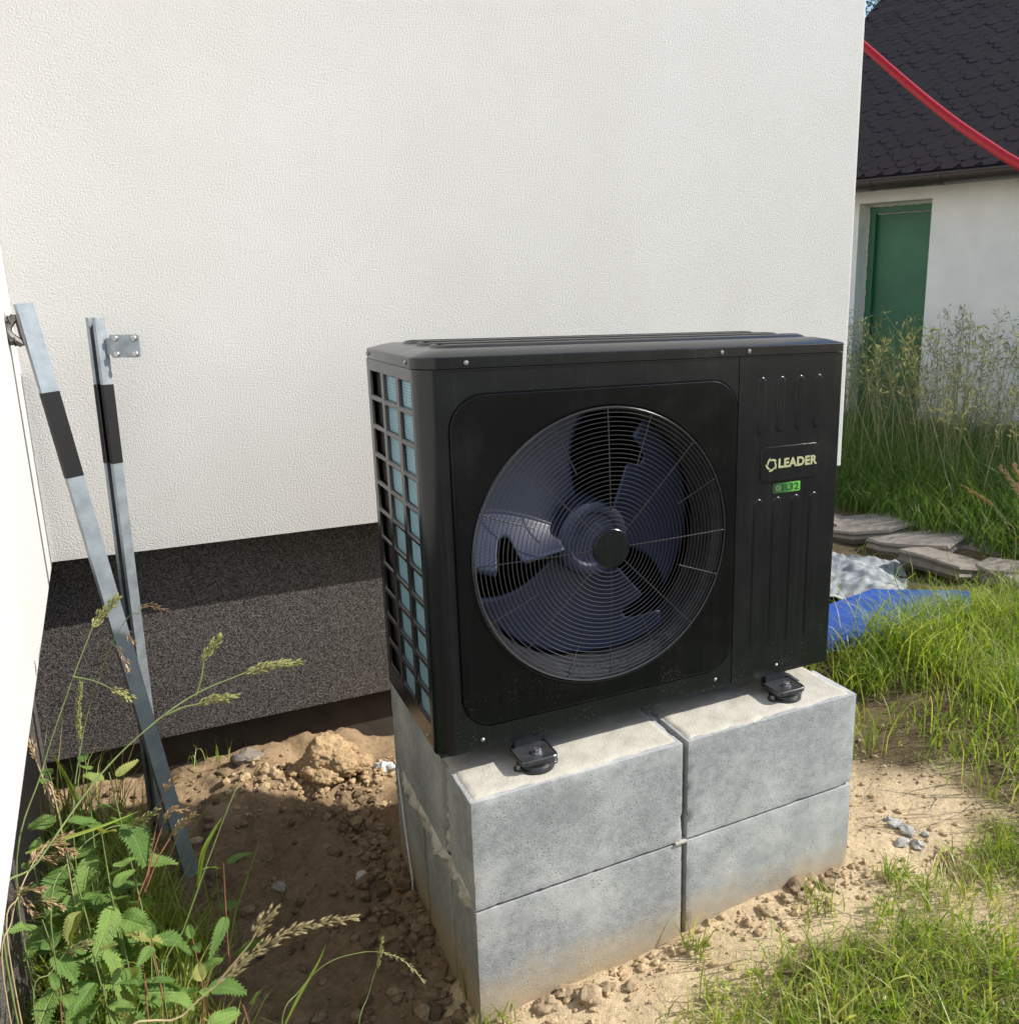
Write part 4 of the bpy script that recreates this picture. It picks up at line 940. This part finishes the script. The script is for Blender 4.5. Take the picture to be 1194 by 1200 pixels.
ctr = accept(900, (1.05, 4.0, -0.9, 1.6), d_right); xy = np.repeat(ctr, 9, 0) + rg.normal(0, 0.022, (len(ctr) * 9, 2)); ground_leaves('ground_weeds', xy, 62, MAT['grass'])
# coarser, longer blades mixed into the turf
xy = accept(700, (0.0, 2.2, -1.1, -0.14), d_front)
blades('lawn_grass', xy, 0.06 + 0.09 * rg.random(len(xy)), 0.0085, MAT['grass'], 15, 0.9, 5)
xy = accept(2600, (0.0, 2.2, -1.1, -0.12), d_front)
blades('lawn_grass', xy, 0.08 + 0.09 * rg.random(len(xy)), 0.0050, MAT['grass'], 5, 0.6, 4)
xy = accept(9000, (1.05, 4.4, -0.8, 1.6), d_right)
blades('lawn_grass', xy, 0.12 + 0.16 * rg.random(len(xy)) ** 1.5, 0.0060, MAT['grass'], 6, 0.65, 4)
# meadow between the stone edging and the shed
def d_mead(x, y):
    front = sstep(3.30, 3.45, x + 0.25 * np.clip(1.9 - y, 0, 2) - 0.3 * np.clip(1.9 - y, 0, 3) + 0.05 * fbm(P3(x, y), 5, 2, 44))
    a_ = (x - SP[0]) * SN[0] + (y - SP[1]) * SN[1]
    return front * (a_ > 0.03)
xy = accept(90000, (3.1, 7.5, -0.6, 5.6), d_mead)
hh = 0.22 + 0.36 * rg.random(len(xy)) ** 1.3
fr_ = sstep(3.3, 3.9, xy[:, 0] + 0.0); hh = hh * (0.45 + 0.55 * fr_)
blades('meadow_grass', xy, hh, 0.0085, MAT['tall'], 7, 0.55, 4)
# flowering stalks in the meadow: stems and panicles
def stalk_field(name, xy, h, seed, mat, hm=1.0, wd=0.0055):
    rg_ = np.random.default_rng(seed); Vs, Fs, k0 = [], [], 0
    for i in range(len(xy)):
        z0 = gz(*xy[i]); dirn = np.append(rg_.normal(0, 0.22, 2), 1.0); drop = rg_.normal(0, 0.12, 2); side = np.array([RT[0], RT[1], 0]) * wd * 0.5
        P_ = [np.array([xy[i, 0], xy[i, 1], z0]) + np.array([dirn[0] * h[i] * t_ + drop[0] * t_ ** 3, dirn[1] * h[i] * t_ + drop[1] * t_ ** 3, h[i] * (t_ - 0.05 * t_ ** 4)]) for t_ in np.linspace(0, 1, 7)]
        V = []; 
        for k, p in enumerate(P_): V += [p - side * (1 - 0.6 * k / 6), p + side * (1 - 0.6 * k / 6)]
        F = []
        for k in range(6): F += [(2 * k, 2 * k + 1, 2 * k + 3), (2 * k, 2 * k + 3, 2 * k + 2)]
        for j in range(rg_.integers(6, 14)):
            t_ = 0.74 + 0.26 * rg_.random(); f_ = t_ * 6; q = int(min(5, f_)); c_ = P_[q] + (P_[q + 1] - P_[q]) * (f_ - q)
            d_ = np.array([rg_.normal(0, 1), rg_.normal(0, 1), 0.3 + rg_.random()]); d_ /= np.linalg.norm(d_); ln = (0.02 + 0.035 * rg_.random()) * hm; c_ = c_ + d_ * 0.018 * rg_.random() * (1.1 - t_) * 8
            s2 = np.cross(d_, FW); s2 /= np.linalg.norm(s2); n0 = len(V)
            V += [c_, c_ + d_ * ln * 0.5 + s2 * 0.0032 * hm, c_ + d_ * ln, c_ + d_ * ln * 0.5 - s2 * 0.0032 * hm, c_ + d_ * ln * 0.5 + FW * 0.004]; F += [(n0, n0 + 1, n0 + 4), (n0 + 1, n0 + 2, n0 + 4), (n0 + 2, n0 + 3, n0 + 4), (n0 + 3, n0, n0 + 4)]
        Vs.append(np.array(V)); Fs.append(np.array(F) + k0); k0 += len(V)
    return tag(np_mesh(name, np.concatenate(Vs), np.concatenate(Fs), mat, smooth=False), kind='stuff')
xy = accept(1500, (3.7, 6.6, 0.2, 5.2), d_mead)
hs = 0.62 + 0.72 * rg.random(len(xy))
stalk_field('meadow_stalks', xy, hs, 21, MAT['tallseed'] if 'tallseed' in MAT else m_leaf('meadow_seed', [(0.0, (0.15, 0.17, 0.065)), (0.5, (0.27, 0.27, 0.13)), (1.0, (0.50, 0.45, 0.27))], trans=0.3), 1.25)

# a few grass tufts that stand out
def tuft(u, v, z, n, h, spread, label, seed, mat='grass', wd=0.0055, lean=0.7):
    p = onz(u, v, z); rg_ = np.random.default_rng(seed); xy = p[None, :2] + rg_.normal(0, spread, (n, 2))
    loc = (p[0], p[1], gz(p[0], p[1])); 
    o = blades('grass_tuft', xy, h * (0.45 + 0.65 * rg_.random(n)), wd, MAT[mat], seed, lean, 5, None, None, org=np.array(loc)); o.location = loc
    return tag(o, label, 'grass tuft')
tuft(1070, 780, 0.03, 520, 0.40, 0.095, 'big yellowish green grass tuft in front of the blue board', 31, wd=0.006)
tuft(1010, 800, 0.03, 160, 0.20, 0.06, 'grass tuft close behind the right end of the blocks', 32)
tuft(1120, 740, 0.03, 220, 0.28, 0.08, 'grass tuft at the far right end of the blue board', 33)
tuft(1178, 735, 0.05, 260, 0.30, 0.10, 'tall grass tuft below the stone edging at the right margin', 34)
tuft(1185, 820, 0.04, 240, 0.22, 0.09, 'dense green grass tuft at the right margin above the sand', 35)
tuft(1045, 1035, 0.0, 46, 0.105, 0.022, 'small grass tuft at the right front corner of the blocks', 36, wd=0.0042, lean=0.5)
tuft(818, 1115, 0.0, 40, 0.085, 0.018, 'small grass tuft growing in front of the gap between the blocks', 37, wd=0.0042, lean=0.5)
tuft(960, 1075, 0.0, 60, 0.085, 0.03, 'grass tuft before the right hand blocks', 38, wd=0.004)
tuft(575, 1195, 0.0, 50, 0.075, 0.025, 'grass tuft at the foot of the front left block corner', 39, wd=0.004)
tuft(250, 885, 0.05, 70, 0.12, 0.05, 'thin dark grass tuft under the plinth behind the posts', 40, wd=0.004, lean=0.9)
tuft(1175, 1000, 0.0, 70, 0.12, 0.03, 'grass tuft on the right edge of the bare sand', 41, wd=0.0045)
tuft(545, 1150, 0.0, 18, 0.16, 0.012, 'few tall blades against the shaded side of the blocks', 42, wd=0.004, lean=0.25)
# dry uprooted straw on the sand
p = onz(1105, 1000, 0.0); b = MB(); rg_ = np.random.default_rng(5)
for k in range(34):
    a_ = R_(60) + rg_.normal(0, 0.28) + (math.pi if rg_.random() < 0.3 else 0); L_ = 0.05 + 0.13 * rg_.random(); c_ = p + np.append(rg_.normal(0, 0.010, 2), 0); d_ = np.array([math.cos(a_), math.sin(a_), 0]); d_ = -d_ if d_[1] > 0 else d_
    pts = []; lf_ = rg_.random() * 0.018
    for t_ in (0, 0.33, 0.66, 1):
        q = c_ + d_ * L_ * t_; q[2] = gz(q[0], q[1]) + 0.005 + lf_ * math.sin(math.pi * t_); pts.append(q)
    b.tube(pts, [0.0019, 0.0018, 0.0015, 0.0008], 4, False)
tag(b.build('straw_bunch', MAT['straw']), 'uprooted bunch of dry straw lying on the bare sand', 'dry grass')
b = MB()
for k in range(11):
    c_ = onz(1010 + 16 * (k % 3) + rg_.normal(0, 30), 960 + rg_.normal(0, 9), 0.0); a_ = R_(-4) + rg_.normal(0, 0.35); L_ = 0.10 + 0.16 * rg_.random(); d_ = np.array([math.cos(a_), math.sin(a_), 0])
    pts = []
    for t_ in (0, 0.3, 0.6, 1):
        q = c_ + d_ * L_ * t_; q[2] = gz(q[0], q[1]) + 0.004 + 0.006 * math.sin(3 * t_ + k); pts.append(q)
    b.tube(pts, [0.0014, 0.0012, 0.001, 0.0006], 4, False)
tag(b.build('straw_bits', MAT['thatch']), kind='stuff')

# ------------------------------------------------------------------ nettles
def leaf_geo(m, L, Wd, fold=0.25, droop=0.35):
    n = 12; rows = []
    for k in range(n + 1):
        t_ = k / n; w_ = Wd * 1.05 * (t_ + 0.04) ** 0.55 * (1 - t_) ** 0.85 * 1.75
        if k == 0: w_ = Wd * 0.25
        rows.append((t_, w_ if k < n else 0.0, -droop * L * t_ ** 1.8))
    V = []; F = []
    for t_, w_, z in rows:
        V += [(L * t_, 0, z - fold * 0.10 * w_), (L * t_, w_ * 0.62, z + fold * w_ * 0.55), (L * t_, -w_ * 0.62, z + fold * w_ * 0.55)]
    for k in range(n):
        a_, b_ = 3 * k, 3 * k + 3
        F += [(a_, b_, b_ + 1, a_ + 1), (a_, a_ + 2, b_ + 2, b_)]
    for sg in (1, -1):
        for k in range(n):
            (t0, w0, z0), (t1, w1, z1) = rows[k], rows[k + 1]; wm = max(w0, w1)
            va = 3 * k + (1 if sg > 0 else 2); vb = va + 3
            val = (L * (t0 + 0.10 / n), sg * w0 * 0.82, z0 + fold * w0 * 0.70); tip = (L * (t0 + 1.25 / n), sg * wm * 1.10, z1 + fold * wm * 0.78)
            V += [val, tip]; i0 = len(V) - 2
            F += [(va, vb, i0 + 1, i0) if sg > 0 else (va, i0, i0 + 1, vb)]
    m.add(V, F); return m
leaf_meshes = []
for q, (fold, droop) in enumerate(((0.25, 0.30), (0.15, 0.60), (0.45, 0.15), (0.3, 0.95), (0.6, 0.45), (0.1, 0.2))):
    m = MB(); leaf_geo(m, 1.0, 0.30 + 0.03 * (q % 3), fold, droop); m.v = [(x_, y_ + 0.10 * math.sin(2.3 * x_ + q) * x_, z_ + 0.035 * math.sin(9 * x_ + 3 * q) * (0.3 + abs(y_) * 4) + 0.5 * y_ * x_ * math.sin(q * 2.1)) for x_, y_, z_ in m.v]
    me = bpy.data.meshes.new('leaf'); me.from_pydata(m.v, [], m.f); me.materials.append(MAT['nettle']); leaf_meshes.append(me)
NETTLE = [  # top pixel, depth, pairs, leaf length, label
 (128, 905, 1.58, 4, 0.058, 'nettle with bright leaves right beside the leaning posts'),
 (100, 888, 1.56, 4, 0.058, 'nettle rising tallest under the left plinth corner'),
 (58, 905, 1.5, 4, 0.052, 'shaded nettle tucked under the left plinth'),
 (118, 968, 1.50, 5, 0.064, 'large leaved nettle in the middle of the weed clump'),
 (128, 1040, 1.50, 5, 0.062, 'drooping nettle left of the reddish grass stems'),
 (84, 1012, 1.45, 4, 0.056, 'nettle behind the cream grass panicles'),
 (36, 1000, 1.50, 4, 0.052, 'nettle against the lower edge of the white left wall'),
 (50, 1078, 1.42, 4, 0.056, 'nettle below the cream grass panicles at the left margin'),
 (262, 1012, 1.72, 3, 0.052, 'spindly nettle standing alone on the soil right of the clump'),
 (226, 1100, 1.55, 3, 0.060, 'low bright nettle at the right edge of the clump'),
 (178, 1100, 1.50, 3, 0.056, 'bright nettle at the foot of the reddish grass stems'),
 (108, 1112, 1.44, 4, 0.054, 'nettle low in the grass at the lower left'),
 (240, 1150, 1.46, 3, 0.058, 'low nettle with broad leaves at the bottom right of the clump'),
 (170, 1150, 1.45, 3, 0.060, 'small nettle at the bottom centre of the clump'),
 (70, 1160, 1.36, 3, 0.062, 'nettle in the bottom left corner of the photo'),
 (285, 1178, 1.42, 2, 0.045, 'tiny nettle sprout at the bottom margin on the soil'),
]
rgn = np.random.default_rng(3)
for (u, v, d, pairs, ll, lab) in NETTLE:
    pairs = pairs + 2 if pairs > 3 else pairs
    tp = at(u, v, d); bx = tp[0] + rgn.normal(0, 0.02), tp[1] + rgn.normal(0, 0.02); bz = gz(*bx) - 0.01
    loc = (bx[0], bx[1], bz); root = thing('nettle', loc, lab, 'nettle', 'nettles in the weed clump by the left wall')
    tpl = tp - np.array(loc); midp = tpl * 0.5 + np.append(rgn.normal(0, 0.012, 2), 0)
    path = [(1 - t_) ** 2 * np.zeros(3) + 2 * t_ * (1 - t_) * midp + t_ * t_ * tpl for t_ in np.linspace(0, 1, 8)]
    m = MB(); m.tube(path, list(np.linspace(0.0030, 0.0012, 8)), 6); m.build('stem', MAT['redstem'] if pairs <= 3 else MAT['stem'], root, local=True)
    ph = rgn.random() * 3.14
    for k in range(pairs):
        t_ = 1 - 0.80 * (k / max(1, pairs)) ** 0.95 - 0.02; c_ = (1 - t_) ** 2 * np.zeros(3) + 2 * t_ * (1 - t_) * midp + t_ * t_ * tpl
        sz = ll * (0.50 + 0.65 * min(1, (k + 0.35) / 1.6)) * rgn.uniform(0.7, 1.25)
        for s_ in (0, 1):
            o = bpy.data.objects.new('leaf', leaf_meshes[rgn.integers(0, 6)]); COL.objects.link(o); o.parent = root
            an = ph + math.pi * s_ + k * 1.45 + rgn.normal(0, 0.25); pit_ = rgn.normal(0.12 if k else -0.6, 0.22)
            o.location = c_ + np.array([math.cos(an), math.sin(an), 0.1]) * 0.010
            o.rotation_euler = (rgn.normal(0, 0.25), pit_, an); o.scale = (sz, sz * rgn.uniform(0.95, 1.3), sz)

# dense undergrowth blades in the clump
def d_clump(x, y):
    e = sstep(-0.42, -0.56, x + 0.08 * fbm(P3(x, y), 5, 2, 61) + 0.16 * sstep(0.3, 0.8, y)); return e * sstep(1.05, 0.8, y)
xy = accept(9000, (-0.80, -0.25, -0.5, 1.05), d_clump)
blades('weed_grass', xy, 0.08 + 0.26 * rg.random(len(xy)) ** 1.7, 0.0046, MAT['grass'], 9, 0.5, 4)
xy = accept(5200, (-0.80, -0.25, -0.5, 1.05), d_clump)
blades('dry_grass', xy, 0.04 + 0.16 * rg.random(len(xy)), 0.0022, MAT['thatch'], 10, 0.9, 3)

# ------------------------------------------------------------------ flowering grasses, each a thing
def spikelets(m, path, n, ln, wd, spread, seed, droop=0.0):
    r_ = np.random.default_rng(seed); path = [np.array(p) for p in path]
    for k in range(n):
        f_ = r_.random() * (len(path) - 1); q = int(min(len(path) - 2, f_)); c_ = path[q] + (path[q + 1] - path[q]) * (f_ - q)
        ax = path[q + 1] - path[q]; ax /= np.linalg.norm(ax); rn = r_.normal(0, 1, 3); rn -= (rn @ ax) * ax; rn /= np.linalg.norm(rn)
        env = math.sin(math.pi * min(1, 0.12 + 0.88 * f_ / (len(path) - 1))) ** 0.6
        c_ = c_ + rn * spread * env * r_.random(); d_ = ax * 1.0 + rn * 0.45 + np.array([0, 0, -droop]); d_ /= np.linalg.norm(d_)
        s1 = np.cross(d_, [0.3, 0.5, 0.8]); s1 /= np.linalg.norm(s1); s2 = np.cross(d_, s1); L_ = ln * (0.7 + 0.6 * r_.random())
        V = [c_, c_ + d_ * L_ * 0.45 + s1 * wd, c_ + d_ * L_ * 0.45 + s2 * wd * 0.6, c_ + d_ * L_ * 0.45 - s1 * wd, c_ + d_ * L_ * 0.45 - s2 * wd * 0.6, c_ + d_ * L_]
        m.add(V, [(0, 2, 1), (0, 3, 2), (0, 4, 3), (0, 1, 4), (1, 2, 5), (2, 3, 5), (3, 4, 5), (4, 1, 5)])
    return m
GG = 'flowering grasses in the weed clump'
def grass_plant(label, stems, heads, mats, rad=0.0014, leaves=(), seed=0, spread=0.0075, ln=0.011, wd=0.0024, dens=1.5, group=None, droop=0.0):
    """stems: lists of (u, v, depth); heads: lists of (u, v, depth)"""
    b0 = at(*stems[0][0]); z0 = gz(b0[0], b0[1]); loc = (b0[0], b0[1], z0)
    root = thing('flowering_grass', loc, label, 'grass', group)
    for i, st in enumerate(stems):
        P_ = [at(*q) for q in st]
        if i == 0:
            g_ = P_[0].copy(); g_[2] = z0 - 0.005
            if P_[0][2] > z0 + 0.02: P_ = [g_] + P_
            else: P_[0] = g_
        c_ = catmull(P_, 6); m = MB(); m.tube(c_, list(np.linspace(rad, rad * 0.5, len(c_))), 6); m.build('stem', MAT[mats[0]], root)
    for i, hd in enumerate(heads):
        c_ = catmull([at(*q) for q in hd], 5); L_ = sum(np.linalg.norm(c_[k + 1] - c_[k]) for k in range(len(c_) - 1))
        m = MB(); m.tube(c_, rad * 0.5, 5); spikelets(m, c_, int(dens * L_ / 0.0011), ln, wd, spread, seed + i, droop); m.build('seed_head', MAT[mats[1]], root, smooth=False)
    for i, lf in enumerate(leaves):
        c_ = catmull([at(*q) for q in lf[0]], 6); n = len(c_); s_ = RT * 0.8 + np.array([0, 0, 0.3]); V = []
        t0 = c_[-1] - c_[0]; s_ = np.cross(t0 / np.linalg.norm(t0), FW); s_ /= np.linalg.norm(s_)
        for k, p in enumerate(c_):
            w_ = lf[1] * 0.5 * (1 - (k / (n - 1)) ** 2.5) * min(1, 0.4 + 2.5 * k / n); V.append([p - s_ * w_, p + FW * w_ * 0.35, p + s_ * w_])
        m = MB(); m.loops(V, False); m.build('blade', MAT['grass'], root)
    return root
grass_plant('tall cocksfoot with plump green head in front of the leaning posts', [[(20, 1040, 1.42), (50, 902, 1.47), (84, 800, 1.5), (108, 737, 1.52)], [(86, 793, 1.5), (110, 798, 1.5), (133, 808, 1.5)]],
    [[(107, 738, 1.52), (122, 718, 1.53), (137, 702, 1.53)], [(131, 808, 1.5), (143, 812, 1.5), (154, 819, 1.5)]], ('stem', 'seed'), 0.0016, [([(30, 1000, 1.42), (70, 985, 1.45), (120, 968, 1.5), (165, 950, 1.55)], 0.007)], 1)
grass_plant('arching cocksfoot with three plump heads against the dark plinth', [[(2, 1080, 1.25), (45, 1010, 1.30), (118, 908, 1.40), (180, 848, 1.45), (232, 812, 1.5), (286, 789, 1.55)], [(230, 815, 1.5), (236, 795, 1.5), (239, 775, 1.5)], [(195, 838, 1.46), (215, 829, 1.47), (233, 825, 1.48)]],
    [[(286, 789, 1.55), (318, 780, 1.57), (352, 776, 1.6)], [(239, 776, 1.5), (246, 762, 1.5), (258, 747, 1.5)], [(231, 825, 1.48), (252, 820, 1.49), (275, 816, 1.5)]], ('stem', 'seed'), 0.0019, (), 11)
grass_plant('grass with reddish one-sided panicle crossing the posts', [[(88, 1000, 1.55), (96, 870, 1.6), (118, 790, 1.6), (135, 748, 1.6), (150, 724, 1.6), (160, 718, 1.6)], [(131, 752, 1.6), (140, 762, 1.6)]],
    [[(160, 720, 1.6), (172, 710, 1.6), (194, 714, 1.6)], [(146, 735, 1.6), (152, 745, 1.6), (156, 752, 1.6)], [(136, 756, 1.6), (144, 768, 1.6), (151, 784, 1.6)]], ('stem', 'dryseed'), 0.0012, (), 21, 0.005, 0.011, 0.0018, 0.45)
grass_plant('upright grass with a slim green spike before the plinth', [[(96, 960, 1.6), (94, 900, 1.6), (93, 866, 1.6)]], [[(93, 868, 1.6), (92, 835, 1.6), (95, 800, 1.6)]], ('stem', 'seed'), 0.0013, [([(95, 950, 1.6), (80, 915, 1.6), (60, 880, 1.62)], 0.010)], 31, 0.0035, 0.009, 0.0018)
grass_plant('withered brown grass bent over at the left wall', [[(70, 960, 1.5), (52, 915, 1.5), (40, 885, 1.5), (28, 864, 1.5)]], [[(44, 893, 1.5), (34, 868, 1.5), (18, 856, 1.5), (4, 846, 1.5)], [(52, 912, 1.5), (58, 924, 1.5), (65, 938, 1.5)]], ('straw', 'dryseed'), 0.0014, (), 41, 0.005, 0.012, 0.002, 0.9)
grass_plant('clump of reddish grass stems with three tan heads by the post foot', [[(162, 1085, 1.55), (174, 1020, 1.57), (184, 965, 1.6), (192, 926, 1.6)], [(170, 1045, 1.57), (180, 1000, 1.58), (192, 965, 1.6)], [(172, 1040, 1.57), (186, 1005, 1.58), (201, 980, 1.6)]],
    [[(192, 928, 1.6), (200, 917, 1.6), (214, 912, 1.6), (232, 916, 1.6)], [(192, 963, 1.6), (201, 950, 1.6), (216, 949, 1.6)], [(200, 980, 1.6), (212, 966, 1.6), (229, 954, 1.6)]], ('redstem', 'dryseed'), 0.0015, (), 51, 0.005, 0.011, 0.002, 0.9)
grass_plant('grass with one pale plump head pointing right, amid nettles', [[(60, 1080, 1.4), (90, 1000, 1.5), (125, 972, 1.55), (150, 966, 1.58)]], [[(150, 967, 1.58), (165, 962, 1.58), (183, 950, 1.58)]], ('stem', 'seed'), 0.0013, (), 61)
grass_plant('grass with spreading cream panicle at the left margin', [[(10, 1110, 1.3), (22, 1050, 1.33), (40, 1010, 1.36), (55, 990, 1.38)]], [[(35, 1012, 1.36), (50, 995, 1.38), (66, 985, 1.39), (82, 978, 1.4)], [(45, 1003, 1.37), (58, 1005, 1.38), (72, 1006, 1.38)], [(60, 990, 1.38), (75, 995, 1.38), (86, 1000, 1.38)]], ('straw', 'dryseed'), 0.0014, (), 71, 0.007, 0.010, 0.0019, 1.0)
grass_plant('grass with crumpled cream panicle low beside the white wall', [[(5, 1150, 1.25), (14, 1080, 1.27), (20, 1052, 1.28)]], [[(14, 1052, 1.28), (28, 1044, 1.28), (40, 1042, 1.28), (52, 1043, 1.28)], [(25, 1050, 1.28), (32, 1062, 1.28), (40, 1070, 1.28)], [(45, 1055, 1.28), (60, 1058, 1.28), (76, 1064, 1.28)]], ('straw', 'dryseed'), 0.0013, (), 81, 0.006, 0.010, 0.0019, 0.8)
grass_plant('grass with small pale spike above the bottom left greenery', [[(40, 1180, 1.3), (60, 1140, 1.32), (78, 1115, 1.34)]], [[(76, 1116, 1.34), (90, 1112, 1.34), (104, 1106, 1.34)]], ('stem', 'seed'), 0.0012, (), 91)
MAT['seed2'] = m_leaf('brownish_seed_head', [(0.0, (0.28, 0.23, 0.12)), (0.6, (0.42, 0.36, 0.19)), (1.0, (0.55, 0.48, 0.29))], trans=0.25)
grass_plant('blurred big grass heads nearest the camera at the bottom', [[(130, 1290, 0.80), (215, 1190, 0.82), (262, 1148, 0.83), (300, 1120, 0.84)], [(255, 1152, 0.83), (290, 1110, 0.83), (300, 1095, 0.83)]],
    [[(262, 1148, 0.83), (300, 1115, 0.84), (345, 1090, 0.85), (416, 1076, 0.86)], [(297, 1098, 0.83), (308, 1082, 0.83), (324, 1064, 0.83)]], ('straw', 'seed2'), 0.0011, (), 101, 0.0055, 0.008, 0.0016, 1.25)
grass_plant('thin grass stalk with tiny spike alone on the dark soil', [[(420, 1215, 1.45), (432, 1165, 1.47), (444, 1125, 1.48)]], [[(443, 1135, 1.48), (446, 1118, 1.48), (448, 1098, 1.48)]], ('stem', 'seed'), 0.0009, (), 111, 0.002, 0.008, 0.0013, 0.9)
grass_plant('arching thin grass with a nodding tip over the dark soil', [[(330, 1210, 1.4), (352, 1160, 1.42), (385, 1128, 1.44), (425, 1116, 1.46), (450, 1116, 1.47)]], [[(450, 1116, 1.47), (470, 1124, 1.48), (484, 1136, 1.48), (497, 1150, 1.48)]], ('stem', 'seed'), 0.0010, [([(332, 1205, 1.4), (352, 1165, 1.42), (372, 1130, 1.44), (383, 1105, 1.45)], 0.005)], 121, 0.0015, 0.008, 0.0011, 0.5)
grass_plant('long bare grass blade rising diagonally over the soil', [[(192, 1150, 1.5), (215, 1090, 1.52), (240, 1020, 1.55), (268, 945, 1.58), (288, 900, 1.6)]], [], ('stem', 'seed'), 0.0014, [([(232, 1040, 1.54), (238, 1000, 1.54), (250, 975, 1.55), (262, 955, 1.56)], 0.009)], 131)
grass_plant('pale seed head leaning in at the right margin before the meadow', [[(1215, 640, 2.6), (1205, 600, 2.6), (1196, 580, 2.6)]], [[(1198, 588, 2.6), (1188, 568, 2.6), (1172, 548, 2.6)], [(1200, 575, 2.6), (1194, 560, 2.6), (1188, 545, 2.6)]], ('straw', 'dryseed'), 0.0014, (), 141, 0.007, 0.014, 0.0022, 0.7)
grass_plant('drooping pale seed head over the stone edging', [[(1190, 640, 3.2), (1178, 610, 3.2), (1164, 592, 3.2)]], [[(1164, 593, 3.2), (1148, 582, 3.2), (1128, 570, 3.2)]], ('straw', 'dryseed'), 0.0015, (), 151, 0.004, 0.016, 0.0022, 0.7)

# ------------------------------------------------------------------ tree behind the shed
tloc = at(1080, 0, 17.0); tree = thing('tree', (tloc[0], tloc[1], 0), 'leafy tree behind the shed roof, only leaf tips showing against the sky', 'tree')
th = tloc[2]; b = MB(); tb = np.array([tloc[0], tloc[1], 0.0])
b.tube([tb, tb + [0.05, 0, th * 0.4], tb + [0.0, 0.1, th * 0.8], tb + [0.1, 0, th + 0.9]], [0.22, 0.17, 0.11, 0.03], 10)
rgt = np.random.default_rng(9); ends = []
for k in range(16):
    z0 = th * (0.45 + 0.5 * rgt.random()); a_ = rgt.random() * 6.28; L_ = 0.7 + 0.9 * rgt.random(); s0 = tb + [0, 0, z0]; e0 = s0 + np.array([math.cos(a_) * L_, math.sin(a_) * L_, 0.7 + 0.5 * rgt.random()])
    b.tube([s0, (s0 + e0) / 2 + [0, 0, 0.1], e0], [0.05, 0.03, 0.012], 6); ends += [e0, (s0 + e0) / 2]
b.build('trunk', MAT['bark'], tree)
nl = 9000; cc = np.array(ends + [tb + [0.1, 0, th + 0.8], tb + [0, 0, th]])[rgt.integers(0, len(ends) + 2, nl)] + rgt.normal(0, 0.30, (nl, 3))
d1 = rgt.normal(0, 1, (nl, 3)); d1 /= np.linalg.norm(d1, axis=1)[:, None]; d2 = np.cross(d1, rgt.normal(0, 1, (nl, 3))); d2 /= np.linalg.norm(d2, axis=1)[:, None]
V = np.stack([cc, cc + d1 * 0.05 + d2 * 0.022, cc + d1 * 0.11, cc + d1 * 0.05 - d2 * 0.022], 1).reshape(-1, 3) - ROOT[tree.name]
tag(np_mesh('crown', V, np.arange(nl * 4).reshape(-1, 4), MAT['tree'], tree), kind='stuff')
